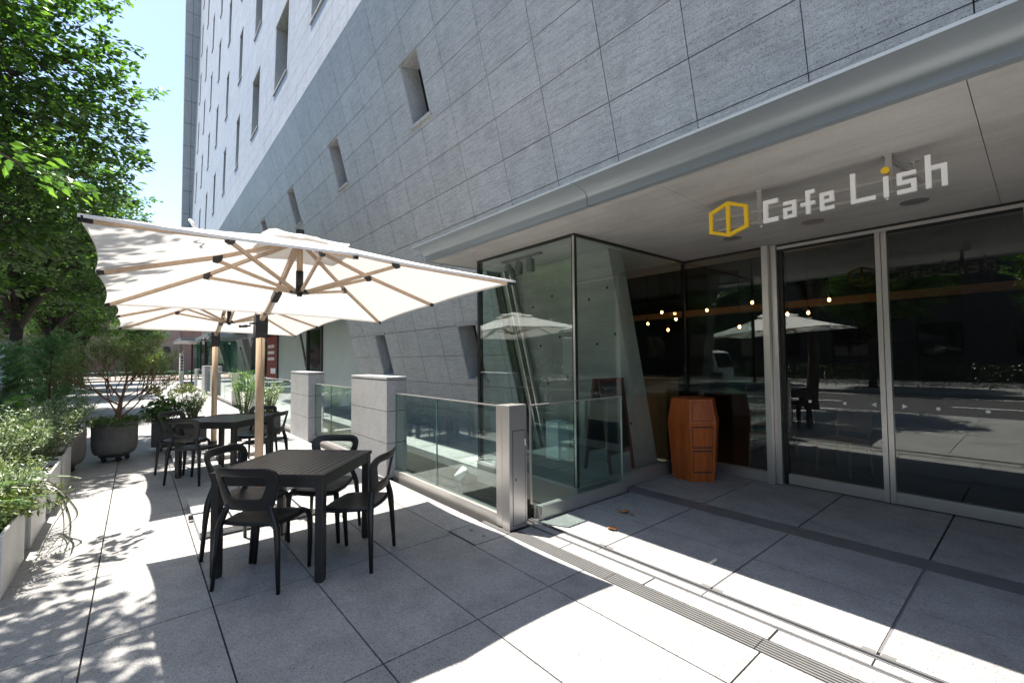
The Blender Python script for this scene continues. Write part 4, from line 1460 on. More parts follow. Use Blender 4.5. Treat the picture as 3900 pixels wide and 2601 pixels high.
def make_tree(name, label, loc, seed, crown_c, crown_r, n_twigs, leaf_l, fork=2.9, mat='leaf_street', group=None, per=30, rt=0.16, spray=None):
    rng = random.Random(seed)
    nr = np.random.RandomState(seed)
    t = thing(name, label, 'tree', loc, 0, group)
    cc = Vector(crown_c)
    # trunk with slight lean
    top = Vector((rng.uniform(-0.15, 0.15), rng.uniform(-0.15, 0.15), fork))
    MB().tube([(0, 0, -0.1), (0.02, 0.0, 0.3), top * 0.5 + Vector((0.05, -0.04, 0)), top], [rt * 1.35, rt * 1.05, rt * 0.92, rt * 0.85], 12).build('trunk', 'bark', t, True)
    # limbs
    lm = MB()
    samp = []
    nl = 9
    for i in range(nl):
        a = 2 * math.pi * i / nl + rng.uniform(-0.3, 0.3)
        hh = rng.uniform(0.1, 1.0)
        end = cc + Vector((math.cos(a) * crown_r[0] * 0.8 * (1.05 - 0.6 * hh), math.sin(a) * crown_r[1] * 0.8 * (1.05 - 0.6 * hh), crown_r[2] * (hh * 1.7 - 0.85)))
        st = top + Vector((0, 0, rng.uniform(-0.5, 0.1)))
        midp = st.lerp(end, 0.45) + Vector((rng.uniform(-0.25, 0.25), rng.uniform(-0.25, 0.25), 0.5 + 0.4 * hh))
        pts = []
        for k in range(9):
            q = k / 8
            pts.append(st * (1 - q) ** 2 + midp * 2 * q * (1 - q) + end * q * q)
        lm.tube(pts, [rt * 0.62 * (1 - 0.88 * k / 8) + 0.006 for k in range(9)], 7)
        samp += pts[2:]
    lm_pts = np.array([tuple(p) for p in samp])
    # twig anchors: irregular ellipsoid with lobes and holes
    P, D, N, L, W = [], [], [], [], []
    lobes = unit(nr.normal(size=(14, 3)))
    lob_r = nr.uniform(0.72, 1.12, 14)
    cnt = 0
    while cnt < n_twigs:
        d = nr.normal(size=3)
        d /= np.linalg.norm(d)
        near = lobes @ d
        w = np.exp((near - 1) * 7)
        rr = (w * lob_r).sum() / w.sum()
        q = rng.random() ** 0.42
        p = np.array(cc) + d * q * rr * np.array(crown_r)
        if p[2] < fork - 0.25:
            continue
        layer = math.sin(p[2] * 5.2 + math.sin(p[0] * 1.3 + seed) * 1.2 + p[1] * 0.6)
        if layer < -0.15 and rng.random() < 0.85:
            continue
        cnt += 1
        base = lm_pts[np.argmin(((lm_pts - p) ** 2).sum(1))]
        out = p - np.array([top.x, top.y, fork + 1.0])
        out[2] *= 0.25
        out = out / (np.linalg.norm(out) + 1e-6)
        out = out + nr.normal(size=3) * np.array([0.55, 0.55, 0.16])
        out[2] += 0.05
        out /= np.linalg.norm(out)
        tl = rng.uniform(0.55, 1.0)
        tip = p + out * tl * 0.5
        bs = p - out * tl * 0.5
        if rng.random() < 0.55:
            lm.tube([tuple(base), tuple((base + bs) / 2 + np.array([0, 0, 0.08])), tuple(bs), tuple(p), tuple(tip)], [0.014, 0.011, 0.008, 0.005, 0.002], 3, cap=False)
        side = np.cross(out, [0, 0, 1])
        side /= (np.linalg.norm(side) + 1e-6)
        for k in range(per):
            s = rng.random()
            # secondary twiglets fan out flat
            lat = rng.uniform(-1, 1) * 0.34 * (1.1 - s)
            pos = bs + (tip - bs) * s + side * lat + nr.normal(size=3) * np.array([0.03, 0.03, 0.045])
            pos[2] -= abs(lat) * 0.25
            dr = out * 0.7 + side * (math.copysign(0.8, lat)) + nr.normal(size=3) * 0.35
            dr[2] -= 0.25
            P.append(pos)
            D.append(dr)
            N.append(np.array([0, 0, 1.0]) + nr.normal(size=3) * 0.38)
            ll = leaf_l * rng.uniform(0.65, 1.2)
            L.append(ll)
            W.append(ll * rng.uniform(0.48, 0.62))
    if spray:                      # one low overhanging branch: points from the limb outwards, leaves in pairs along it
        sp_ = [Vector(q) for q in spray]
        lm.tube(sp_, [0.02 - 0.016 * i / (len(sp_) - 1) for i in range(len(sp_))], 6)
        for i in range(len(sp_) // 2 - 1, len(sp_) - 1):
            a_, b_ = sp_[i], sp_[i + 1]
            dv = np.array((b_ - a_).normalized())
            sd = np.cross(dv, [0, 0, 1.0])
            for k in range(34):
                s_ = rng.random()
                sg_ = rng.choice((-1, 1))
                lat = rng.random() ** 1.5 * 0.32 * sg_
                P.append(np.array(a_.lerp(b_, s_)) + sd * lat + nr.normal(size=3) * 0.03)
                D.append(dv * 0.7 + sd * sg_ * 0.9 + nr.normal(size=3) * 0.25 + np.array([0, 0, -0.3]))
                N.append(np.array([0, 0, 1.0]) + nr.normal(size=3) * 0.35)
                ll = leaf_l * rng.uniform(0.6, 1.05)
                L.append(ll)
                W.append(ll * rng.uniform(0.45, 0.58))
    lm.build('branches', 'bark', t, True)
    obj('crown', leaf_mesh('crown', mat, P, D, N, L, W, 0.16, 0.1), t)
    return t


TREES = 'street trees along the kerb'
t0 = make_tree('street_tree', 'street tree with dark layered leaves beside the kerb, its trunk next to the information board', (-19.6, -2.75, 0), 3, (0.1, 0.2, 6.0), (3.3, 3.2, 3.4), 1050, 0.14, group=TREES)
tA = make_tree('street_tree', 'street tree whose leafy branches reach out over the parasols and planter boxes', (-11.9, -3.0, 0), 11, (-0.3, 0.15, 6.5), (3.0, 3.0, 4.3), 1250, 0.15, group=TREES)
tB = make_tree('street_tree', 'street tree dappling the paving in front of the nearest planter box', (-4.5, -3.15, 0), 23, (-0.1, 0.55, 6.0), (1.95, 2.0, 2.6), 420, 0.14, group=TREES, spray=[(0, 0, 2.75), (-0.05, 0.4, 3.5), (-0.1, 0.75, 3.85), (-0.8, 1.55, 3.7), (-1.35, 2.12, 3.45), (-1.6, 2.33, 3.38), (-1.62, 2.52, 3.36), (-1.56, 2.66, 3.33)])
for (x, y, rz, sc, lab) in ((-27.4, -2.8, 2.1, 1.0, 'street tree one place beyond the information board'), (-35.0, -2.9, 4.0, 1.05, 'street tree two places beyond the information board'), (-42.5, -2.9, 5.2, 1.0, 'last street tree before the green guard rail')):
    c = copy_tree(t0)
    c.location = (x, y, 0)
    c.rotation_euler.z = rz
    c.scale = (sc, sc, sc)
    c['label'] = lab
for (x, y, rz, sc, lab) in ((-58.0, -5.5, 1.0, 0.9, 'bushy tree in front of the brown building, left of its windows'), (-60.0, 0.2, 2.6, 0.8, 'bushy tree in front of the brown building beside the iron gate'), (-66.0, -12.0, 0.3, 1.2, 'tall tree at the far corner of the brown building')):
    c = copy_tree(t0)
    c.location = (x, y, -0.16)
    c.rotation_euler.z = rz
    c.scale = (sc, sc, sc)
    c['label'] = lab
    c['group'] = 'trees at the far crossing'
acr = [(-30, 0.4), (-21, 1.9), (-13, 3.3), (-5.5, 5.0), (2, 0.9), (10, 2.7)]
for i, (x, rz) in enumerate(acr):
    c = copy_tree(t0 if i % 2 else tA)
    c.location = (x, -15.2 - 0.6 * (i % 2), 0)
    c.rotation_euler.z = rz
    c['label'] = 'street tree on the pavement across the road, mirrored in the cafe glass'
    c['group'] = 'trees across the road'

# clipped hedge and darker trees behind it across the road: seen only in the glass
nr = np.random.RandomState(4)
n = 9000
P = np.stack([nr.uniform(-45, 16, n), nr.uniform(-17.9, -17.0, n), nr.uniform(0, 1.15, n)], 1)
hd_ = obj('hedge', leaf_mesh('hedge', 'leaf_hedge', P, nr.normal(size=(n, 3)), nr.normal(size=(n, 3)), nr.uniform(0.08, 0.16, n), nr.uniform(0.05, 0.09, n)))
tag(hd_, 'clipped dark hedge along the pavement across the road', 'hedge')
bk_ = thing('brick_block', 'long dark building behind the trees across the road', 'building', (-15, -30, 0))
MB().box(-60, 50, -6, 0, -0.2, 17).build('wall', 'dark_wall', bk_)
for i in range(22):
    for k in range(4):
        MB().box(-58 + i * 4.8, -55.6 + i * 4.8, 0.002, 0.05, 1.6 + k * 3.8, 3.8 + k * 3.8).build('window', 'window_glass', bk_)


def shrub(parent, name, mat, base, height, radius, n_stems, leaves, leaf_l, seed, asp=0.4, stem='stem_green', up=0.5, top_bias=0.5, stem_r=0.006, flat=0.5, shape=1.0):
    """many-stemmed bush: thin stems from the soil, leaves set along them"""
    rng = random.Random(seed)
    nr = np.random.RandomState(seed)
    m = MB()
    P, D, N, L, W = [], [], [], [], []
    for i in range(n_stems):
        a = rng.uniform(0, 2 * math.pi)
        q = math.sqrt(rng.random())
        hh = height * rng.uniform(0.55, 1.0) * (1 - 0.35 * q * shape)
        rad = radius * q
        b = np.array(base) + np.array([math.cos(a) * rad * 0.25, math.sin(a) * rad * 0.25, 0])
        e = np.array(base) + np.array([math.cos(a) * rad, math.sin(a) * rad, hh])
        c = (b + e) / 2 + np.array([math.cos(a) * rad * (0.5 - up) * 0.6, math.sin(a) * rad * (0.5 - up) * 0.6, hh * 0.12]) + nr.normal(size=3) * 0.03
        pts = [b * (1 - s) ** 2 + c * 2 * s * (1 - s) + e * s * s for s in (0, 0.25, 0.5, 0.75, 1)]
        m.tube([tuple(p) for p in pts], [stem_r, stem_r * 0.85, stem_r * 0.65, stem_r * 0.45, stem_r * 0.2], 4, cap=False)
        for k in range(leaves):
            s = rng.random() ** top_bias
            p = b * (1 - s) ** 2 + c * 2 * s * (1 - s) + e * s * s
            tan = 2 * (1 - s) * (c - b) + 2 * s * (e - c)
            tan = tan / (np.linalg.norm(tan) + 1e-6)
            off = nr.normal(size=3)
            off -= tan * off.dot(tan)
            off /= (np.linalg.norm(off) + 1e-6)
            P.append(p + off * stem_r + nr.normal(size=3) * leaf_l * 0.35)
            D.append(off + tan * up + nr.normal(size=3) * 0.25)
            N.append(np.array([0, 0, 1.0]) * flat + tan * (1 - flat) + nr.normal(size=3) * 0.3)
            ll = leaf_l * rng.uniform(0.6, 1.2)
            L.append(ll)
            W.append(ll * asp * rng.uniform(0.8, 1.2))
    m.build('stems', stem, parent)
    return obj(name, leaf_mesh(name, mat, P, D, N, L, W, 0.15, 0.12), parent)


# ---- row of box planters on the left
PX = [(-5.265, -4.457), (-6.36, -5.55), (-7.45, -6.64), (-8.54, -7.73)]
labs = ['grey box planter with yellow-green ground cover and a fern, nearest in the row', 'grey box planter in the row holding trailing bronze strap leaves', 'grey box planter in the row filled with feathery green foliage', 'grey box planter at the end of the row beside the round pots']
pl_objs = []
for i, (x0, x1) in enumerate(PX):
    t = thing('box_planter', labs[i], 'planter', ((x0 + x1) / 2, -0.655, 0), 0, 'grey box planters in a row')
    w = (x1 - x0) / 2
    MB().box(-w, w, -0.022, 0, 0.0, 0.42).build('front_panel', 'planter_panel', t, bevel=0.003)
    MB().box(-w, w, -0.58, -0.56, 0.0, 0.42).build('rear_panel', 'planter_panel', t, bevel=0.003)
    for s in (-1, 1):
        MB().box(*sorted((s * (w - 0.001), s * (w - 0.024))), -0.559, -0.023, 0.0, 0.42).build('side_panel', 'planter_panel', t)
    MB().box(-w + 0.025, w - 0.025, -0.558, -0.024, 0.02, 0.37).build('soil', 'soil', t)
    pl_objs.append(t)
for i, (xa, xb) in enumerate(((-4.452, -4.405), (-5.545, -5.27), (-6.635, -6.365), (-7.725, -7.455))):
    c = tag(MB().box(xa, xb, -1.20, -0.70, 0.0, 0.40).build('spacer_box', 'planter_dark', bevel=0.003), ['dark spacer box ahead of the nearest grey planter', 'dark spacer box between the first and second grey planters', 'dark spacer box between the second and third grey planters', 'dark spacer box between the third and last grey planters'][i], 'box', 'dark spacer boxes between planters')


def plant(name, label, loc, cat='plant', group=None):
    return thing(name, label, cat, loc, 0, group)


rng = random.Random(77)
# nearest planter: yellow-green ground cover + fern
p = plant('ground_cover_plant', 'yellow-green small-leaved ground cover spilling over the nearest grey planter', (-4.86, -0.90, 0.36))
for k in range(9):
    shrub(p, 'foliage', 'leaf_yellow', (rng.uniform(-0.34, 0.36), rng.uniform(-0.2, 0.16), 0), 0.24, 0.24, 16, 34, 0.042, 100 + k, 0.5, up=0.4, shape=0.6)
shrub(p, 'trailing_foliage', 'leaf_yellow', (-0.36, 0.22, 0.02), 0.05, 0.26, 10, 30, 0.04, 131, 0.5, up=0.2)
p = plant('fern', 'dark green arching fern fronds above the ground cover in the nearest planter', (-5.05, -1.02, 0.36))
m_ = MB()
P, D, N, L, W = [], [], [], [], []
nr = np.random.RandomState(9)
for i in range(26):
    a = rng.uniform(0, 2 * math.pi)
    ln = rng.uniform(0.5, 0.85)
    for k in range(26):
        s = k / 26
        pos = np.array([math.cos(a) * ln * s, math.sin(a) * ln * s, 0.75 * ln * (s * 1.25 - s * s)])
        for sd in (-1, 1):
            P.append(pos)
            D.append(np.array([-math.sin(a) * sd + math.cos(a) * 0.7, math.cos(a) * sd + math.sin(a) * 0.7, -0.15]))
            N.append(np.array([0, 0, 1.0]) + nr.normal(size=3) * 0.2)
            ll = 0.15 * (1 - s * 0.75)
            L.append(ll)
            W.append(ll * 0.17)
    m_.tube([(math.cos(a) * ln * s, math.sin(a) * ln * s, 0.75 * ln * (s * 1.25 - s * s)) for s in (0, 0.25, 0.5, 0.75, 1)], [0.004, 0.003, 0.003, 0.002, 0.001], 4, cap=False)
m_.build('stems', 'stem_green', p)
obj('fronds', leaf_mesh('fronds', 'leaf_street', P, D, N, L, W), p)
# second planter: bronze flax + fine foliage
p = plant('flax_plant', 'bronze strap-leaved flax drooping over the grey planters to the paving', (-5.95, -0.85, 0.37))
m = MB()
for (pts, w) in (([(0.0, 0.0, 0), (-0.04, 0.14, 0.10), (-0.03, 0.26, 0.07), (0.22, 0.38, -0.02), (0.44, 0.478, -0.14), (0.62, 0.42, -0.20), (0.86, 0.34, -0.30), (1.11, 0.262, -0.362)], 0.013),
                 ([(0.02, 0.02, 0), (-0.03, 0.16, 0.09), (-0.02, 0.285, 0.03), (0.24, 0.37, -0.06), (0.45, 0.431, -0.166), (0.66, 0.45, -0.24), (0.85, 0.44, -0.30), (1.01, 0.283, -0.363)], 0.015),
                 ([(0.03, -0.02, 0), (0.0, 0.15, 0.07), (0.05, 0.28, 0.03), (0.28, 0.36, -0.08), (0.50, 0.40, -0.19), (0.72, 0.41, -0.29), (0.935, 0.39, -0.364)], 0.009),
                 ([(0.03, -0.02, 0), (0.06, 0.15, 0.10), (0.12, 0.30, 0.06), (0.30, 0.40, -0.05), (0.52, 0.33, -0.2), (0.82, 0.29, -0.32), (1.06, 0.27, -0.362)], 0.010)):
    V_ = [Vector(q) for q in pts]
    fine = []
    for k in range(len(V_) - 1):
        for s in (0, 0.25, 0.5, 0.75):
            p0, p1, p2, p3 = V_[max(0, k - 1)], V_[k], V_[k + 1], V_[min(len(V_) - 1, k + 2)]
            fine.append(0.5 * ((2 * p1) + (p2 - p0) * s + (2 * p0 - 5 * p1 + 4 * p2 - p3) * s * s + (3 * p1 - p0 - 3 * p2 + p3) * s ** 3))
    fine.append(V_[-1])
    vs = []
    for k, q in enumerate(fine):
        tt = k / (len(fine) - 1)
        ww = w * (0.5 + tt if tt < 0.35 else 0.85 * (1 - tt) / 0.65) + 0.001
        d = (fine[min(k + 1, len(fine) - 1)] - fine[max(0, k - 1)]).normalized()
        sd = d.cross(Vector((0.3, -0.5, 0.8))).normalized()
        vs += [q - sd * ww, q + Vector((0, 0, -0.25 * ww)), q + sd * ww]
    m.add(vs, [(3 * k + j, 3 * k + j + 1, 3 * k + j + 4, 3 * k + j + 3) for k in range(len(fine) - 1) for j in (0, 1)])
m.build('strap_leaves', 'leaf_bronze', p)
obj('grass_tuft', blades('grass_tuft', 'leaf_grass', (0, 0, 0), 26, 0.55, 0.014, random.Random(3), lift=1.0, droop=1.6), p)
p = plant('feathery_shrub', 'feathery pale green shrub filling the second grey planter around the flax', (-6.05, -0.92, 0.36))
for k in range(5):
    shrub(p, 'foliage', 'leaf_silver', (rng.uniform(-0.34, 0.3), rng.uniform(-0.2, 0.2), 0), 0.45, 0.30, 18, 46, 0.036, 200 + k, 0.28, up=0.7)
shrub(p, 'trailing_foliage', 'leaf_grass', (0.2, 0.2, 0.02), 0.06, 0.34, 14, 44, 0.035, 231, 0.25, up=0.5)
p = plant('feathery_shrub', 'dense silvery small-leaved bush over the third and last grey planters', (-7.2, -0.95, 0.36))
for k in range(8):
    shrub(p, 'foliage', 'leaf_silver', (rng.uniform(-1.15, 0.45), rng.uniform(-0.22, 0.2), 0), 0.85, 0.46, 24, 60, 0.045, 300 + k, 0.34, up=0.6)
p = plant('broadleaf_shrub', 'bright green broad-leaved shrub rising behind the silvery bush', (-8.3, -1.28, 0.36))
shrub(p, 'foliage', 'leaf_bright', (0, 0, 0), 0.95, 0.38, 7, 12, 0.21, 41, 0.42, up=0.35, top_bias=0.22, stem_r=0.01, flat=0.85)
# tall conifer-like shrubs behind
for i, (x, y, hgt, rr, lab) in enumerate(((-10.2, -1.05, 1.78, 0.56, 'tall blue-green needle-leaved shrub behind the silvery bush'), (-9.5, -1.52, 1.55, 0.5, 'shorter blue-green needle-leaved shrub beside the information board view'), (-12.2, -1.25, 1.6, 0.6, 'blue-green needle-leaved shrub behind the round pot with the small tree'))):
    p = plant('needle_shrub', lab, (x, y, 0.32), group='needle-leaved shrubs')
    m_ = MB()
    P, D, N, L, W = [], [], [], [], []
    nr = np.random.RandomState(60 + i)
    for b_ in range(150):
        z0 = rng.uniform(0.05, 0.9) * hgt
        a = rng.uniform(0, 6.283)
        ln = rr * rng.uniform(0.6, 1.1) * (1.1 - 0.6 * z0 / hgt)
        up_ = rng.uniform(0.25, 0.8)
        bd = np.array([math.cos(a), math.sin(a), up_])
        st_ = np.array([math.cos(a) * 0.03, math.sin(a) * 0.03, z0])
        m_.tube([tuple(st_), tuple(st_ + bd * ln)], [0.004, 0.001], 3, cap=False)
        for k in range(70):
            s = rng.uniform(0.15, 1.0)
            ang = rng.uniform(0, 6.283)
            sd1 = np.array([-math.sin(a), math.cos(a), 0])
            sd2 = np.cross(bd / np.linalg.norm(bd), sd1)
            off = sd1 * math.cos(ang) + sd2 * math.sin(ang) * 0.6
            P.append(st_ + bd * ln * s)
            D.append(off + bd * 0.8)
            N.append(np.array([0, 0, 1.0]) + nr.normal(size=3) * 0.3)
            L.append(rng.uniform(0.055, 0.095))
            W.append(rng.uniform(0.011, 0.016))
    m_.tube([(0, 0, -0.1), (0.02, 0, hgt * 0.5), (0, 0.02, hgt)], [0.02, 0.014, 0.004], 6)
    m_.build('stems', 'stem_brown', p)
    obj('foliage', leaf_mesh('foliage', 'leaf_conifer', P, D, N, L, W, 0.05), p)
    bx = thing('nursery_pot', ['plain dark pot under the tallest needle-leaved shrub', 'plain dark pot under the shorter needle-leaved shrub', 'plain dark pot under the needle-leaved shrub past the round pot'][i], 'pot', (x, y, 0), 0, 'dark nursery pots')
    MB().lathe([(0.16, 0.0), (0.20, 0.30), (0.21, 0.34), (0.19, 0.34)], 18).build('shell', 'planter_dark', bx, True)
    MB().lathe([(0.17, 0.28), (0.17, 0.32)], 16).build('soil', 'soil', bx)


# ---- round pots on casters
def round_pot(label, x, y, r, h):
    t = thing('round_pot', label, 'pot', (x, y, 0), 0, 'round grey pots on casters')
    MB().lathe([(r * 0.55, 0.105), (r * 0.84, 0.12), (r * 0.94, 0.17), (r * 0.99, 0.26), (r, 0.105 + h - 0.02), (r * 0.985, 0.105 + h), (r * 0.90, 0.105 + h), (r * 0.89, 0.105 + h - 0.06)], 36).build('shell', 'pot_grey', t, True)
    MB().lathe([(r * 0.86, h), (r * 0.88, 0.06 + h)], 24).build('soil', 'soil', t)
    MB().lathe([(r * 0.66, 0.072), (r * 0.68, 0.104)], 24).build('dolly', 'planter_dark', t)
    for k in range(5):
        a = 2 * math.pi * k / 5 + 0.4
        MB().tube([(r * 0.55 * math.cos(a) - 0.014, r * 0.55 * math.sin(a), 0.032), (r * 0.55 * math.cos(a) + 0.014, r * 0.55 * math.sin(a), 0.032)], 0.032, 14).box(r * 0.55 * math.cos(a) - 0.01, r * 0.55 * math.cos(a) + 0.01, r * 0.55 * math.sin(a) - 0.018, r * 0.55 * math.sin(a) + 0.018, 0.04, 0.0715).build('caster', 'rubber', t)
    return t


round_pot('round dark grey pot on casters with the wiry little tree', -9.55, -0.24, 0.285, 0.50)
round_pot('round dark grey pot half hidden beside the last box planter', -8.98, -0.86, 0.33, 0.50)
# wiry tree
p = plant('potted_tree', 'wiry small tree with orange-brown branches and fine olive foliage in the round pot', (-9.55, -0.24, 0.55), 'tree')
p.scale = (1.12, 1.12, 1.22)
rng = random.Random(31)
nr = np.random.RandomState(31)
m = MB()
P, D, N, L, W = [], [], [], [], []
m.tube([(0, 0, 0), (0.03, 0.03, 0.18), (0.04, 0.06, 0.36)], [0.03, 0.026, 0.022], 9)
ends = []


def grow(b, d, ln, r_, lev):
    d = d / np.linalg.norm(d)
    mp = b + d * ln * 0.5 + nr.normal(size=3) * ln * 0.06
    e = b + d * ln + nr.normal(size=3) * ln * 0.05
    m.tube([tuple(b), tuple(mp), tuple(e)], [r_, r_ * 0.8, r_ * 0.62], 6 if lev < 2 else 4, cap=False)
    if lev >= 3:
        ends.append((mp, e, d))
        return
    for k in range(3 if lev else 4):
        nd_ = d * 0.9 + nr.normal(size=3) * 0.52
        nd_[2] = abs(nd_[2]) * 0.8 + 0.22
        grow(b + (e - b) * rng.uniform(0.55, 1.0), nd_, ln * rng.uniform(0.62, 0.85), r_ * 0.6, lev + 1)
    ends.append((mp, e, d))


for (dx, dy, dz, ln) in ((0.25, 0.12, 1.0, 0.5), (-0.2, -0.35, 0.9, 0.5), (0.3, -0.45, 0.75, 0.42), (0.05, 0.55, 0.55, 0.46), (-0.35, 0.3, 0.8, 0.45), (0.1, 0.75, 0.8, 0.42), (0.2, -0.6, 0.5, 0.36)):
    grow(np.array([0.035, 0.05, rng.uniform(0.08, 0.36)]), np.array([dx, dy, dz]), ln, 0.013, 0)
for (mp, e, d) in ends:
    den = 36 if e[2] > 0.72 else 16
    for k in range(den):
        pos = mp + (e - mp) * rng.uniform(0, 1.3) + nr.normal(size=3) * 0.035
        P.append(pos)
        D.append(d + nr.normal(size=3) * 0.8)
        N.append(nr.normal(size=3))
        L.append(rng.uniform(0.03, 0.055))
        W.append(rng.uniform(0.005, 0.009))
m.build('branches', 'stem_brown', p, True)
obj('foliage', leaf_mesh('foliage', 'leaf_olive', P, D, N, L, W, 0.05), p)
p = plant('sedge', 'dark green trailing sedge and creeper spilling from the round pot', (-9.55, -0.24, 0.56))
obj('blades', blades('blades', 'leaf_grass', (0.17, 0.10, 0), 170, 0.66, 0.010, random.Random(8), lift=0.75, droop=3.0, rad=0.11), p)
for k in range(7):
    a = k * 0.9
    shrub(p, 'creeper', 'leaf_olive', (0.20 * math.cos(a), 0.20 * math.sin(a), 0.0), 0.15, 0.22, 18, 36, 0.042, 500 + k, 0.24, up=0.4)
p = plant('silver_bush', 'silvery variegated small-leaved bush in the half hidden round pot', (-8.98, -0.86, 0.55))
for k in range(4):
    shrub(p, 'foliage', 'leaf_silver', (rng.uniform(-0.15, 0.15), rng.uniform(-0.15, 0.15), 0), 0.62, 0.42, 22, 60, 0.042, 520 + k, 0.34, up=0.6)

# ---- dark rectangular planters behind the far table
for i, (y0, y1, lab) in enumerate(((0.22, 1.00, 'dark rectangular planter on casters with the lime hydrangea'), (1.42, 2.22, 'dark rectangular planter on casters with bamboo beside the second pillar'))):
    t = thing('trough_planter', lab, 'planter', (-9.98, (y0 + y1) / 2, 0), 0, 'dark trough planters on casters')
    hw = (y1 - y0) / 2
    MB().box(-0.17, -0.15, -hw, hw, 0.10, 0.54).build('rear_panel', 'planter_dark', t)
    MB().box(0.15, 0.17, -hw, hw, 0.10, 0.54).build('front_panel', 'planter_dark', t, bevel=0.003)
    for s in (-1, 1):
        MB().box(-0.149, 0.149, *sorted((s * hw, s * (hw - 0.02))), 0.10, 0.54).build('side_panel', 'planter_dark', t)
    MB().box(-0.149, 0.149, -hw + 0.021, hw - 0.021, 0.11, 0.50).build('soil', 'soil', t)
    MB().box(-0.12, 0.12, -hw + 0.08, hw - 0.08, 0.072, 0.0995).build('dolly', 'planter_dark', t)
    for sx in (-1, 1):
        for sy in (-1, 1):
            MB().tube([(sx * 0.09 - 0.012, sy * (hw - 0.12), 0.036), (sx * 0.09 + 0.012, sy * (hw - 0.12), 0.036)], 0.036, 12).build('caster', 'rubber', t)
p = plant('hydrangea', 'lime-flowered hydrangea with broad dark leaves in the trough planter', (-9.98, 0.42, 0.5))
shrub(p, 'leaves', 'leaf_hydrangea', (0, 0, 0), 0.50, 0.34, 22, 20, 0.12, 71, 0.55, up=0.3, top_bias=0.5, stem_r=0.007, flat=0.8)
nr = np.random.RandomState(12)
for k, (dx, dy, dz, rr) in enumerate(((0.05, -0.22, 0.60, 0.075), (0.02, -0.12, 0.54, 0.06), (0.1, 0.18, 0.58, 0.085), (0.06, 0.30, 0.60, 0.07), (0.16, 0.08, 0.50, 0.075), (-0.05, 0.24, 0.55, 0.06), (0.1, 0.36, 0.55, 0.055))):
    n = 130
    d = unit(nr.normal(size=(n, 3)))
    P = d * np.array([rr, rr, rr * 1.05]) + np.array([dx, dy, dz])
    N = d + nr.normal(size=(n, 3)) * 0.3
    D = np.cross(N, nr.normal(size=(n, 3)))
    obj('flower_head', leaf_mesh('flower_head', 'flower', P, D, N, np.full(n, 0.032), np.full(n, 0.026), 0.05), p)
    MB().tube([(dx * 0.3, dy * 0.4, 0.1), (dx * 0.8, dy * 0.9, dz * 0.6), (dx, dy, dz)], [0.006, 0.005, 0.004], 5, cap=False).build('stem', 'stem_green', p)
obj('grass', blades('grass', 'leaf_grass', (0.1, -0.24, 0.02), 90, 0.5, 0.006, random.Random(18), lift=1.1, droop=2.8, rad=0.06), p)
p = plant('variegated_bush', 'upright pale variegated bush next to the hydrangea', (-9.98, 0.80, 0.5))
shrub(p, 'foliage', 'leaf_silver', (0, 0, 0), 0.58, 0.26, 40, 44, 0.045, 73, 0.36, up=0.9, shape=0.5)
p = plant('bamboo_shrub', 'yellow-green feathery bamboo-like shrub in the trough beside the second pillar', (-9.98, 1.62, 0.5))
shrub(p, 'foliage', 'leaf_bright', (0, 0, 0), 0.98, 0.30, 26, 70, 0.075, 75, 0.13, up=0.6, shape=0.4)
p = plant('variegated_bush', 'loose pale variegated bush next to the bamboo-like shrub', (-9.98, 2.02, 0.5))
shrub(p, 'foliage', 'leaf_silver', (0, 0, 0), 0.72, 0.36, 44, 46, 0.045, 77, 0.36, up=0.8, shape=0.4)

# ------------------------------------------------------------------ far end of the pavement
ib = thing('information_board', 'grey street information board on a round post among the shrubs', 'sign', (-18.4, -2.63, 0))
MB().tube([(0, 0, 0), (0, 0, 2.16)], 0.075, 16).build('post', 'grey_metal', ib, True)
fr = MB().box(-0.05, 0.05, -1.30, -0.08, 0.82, 2.12).build('frame', 'grey_metal', ib, bevel=0.004)
MB().box(0.051, 0.055, -1.24, -0.14, 0.90, 2.05).build('map_face', 'board_print', fr)
MB().box(-0.04, 0.04, -1.30, -0.08, 0.0, 0.80).build('lower_panel', 'planter_dark', ib)
for i, (x, lab) in enumerate(((-21.5, 'dark steel bollard beyond the information board'),)):
    b_ = thing('bollard', lab, 'bollard', (x, -2.2, 0))
    MB().tube([(0, 0, 0), (0, 0, 0.72)], 0.06, 14).build('post', 'iron_black', b_, True)
    MB().ball((0, 0, 0.72), 0.06, 1, 1, 0.5).build('cap', 'steel_v', b_, True)
gr_ = thing('guard_rail', 'green tubular guard rail along the crossing at the far end', 'railing', (-48.5, 0, -0.16))
for k in range(9):
    y = -11 + k * 2.4
    for yy in (y + 0.1, y + 2.2):
        MB().tube([(0, yy, 0), (0, yy, 0.82)], 0.035, 8).build('post', 'rail_green', gr_)
    MB().tube([(0, y + 0.1, 0.84), (0, y + 2.2, 0.84)], 0.035, 8).build('top_rail', 'rail_green', gr_)
    for z in (0.28, 0.55):
        MB().tube([(0, y + 0.1, z), (0, y + 2.2, z)], 0.022, 8).build('rail', 'rail_green', gr_)
fb = thing('brown_building', 'pinkish brown stone building with small square windows at the far crossing', 'building', (-74, 0, -0.16))
MB().box(-12, 0, -22, 30, 0, 15).build('wall', 'brown_pale', fb)
MB().box(-1.5, 0.35, 4.6, 7.0, 0, 15.3).build('corner_pier', 'brown_stone', fb)
MB().box(0, 0.12, -22, 4.5, 0, 2.1).build('base_course', 'brown_stone', fb)
for k in range(12):
    y = -16.8 + k * 1.75
    for r_ in range(6):
        z = 2.6 + r_ * 2.0
        wf = MB().box(0.0, 0.10, y, y + 1.25, z, z + 1.3).build('window', 'brown_pale', fb)
        MB().box(0.05, 0.115, y + 0.22, y + 1.03, z + 0.25, z + 1.1).build('pane', 'window_glass', wf)
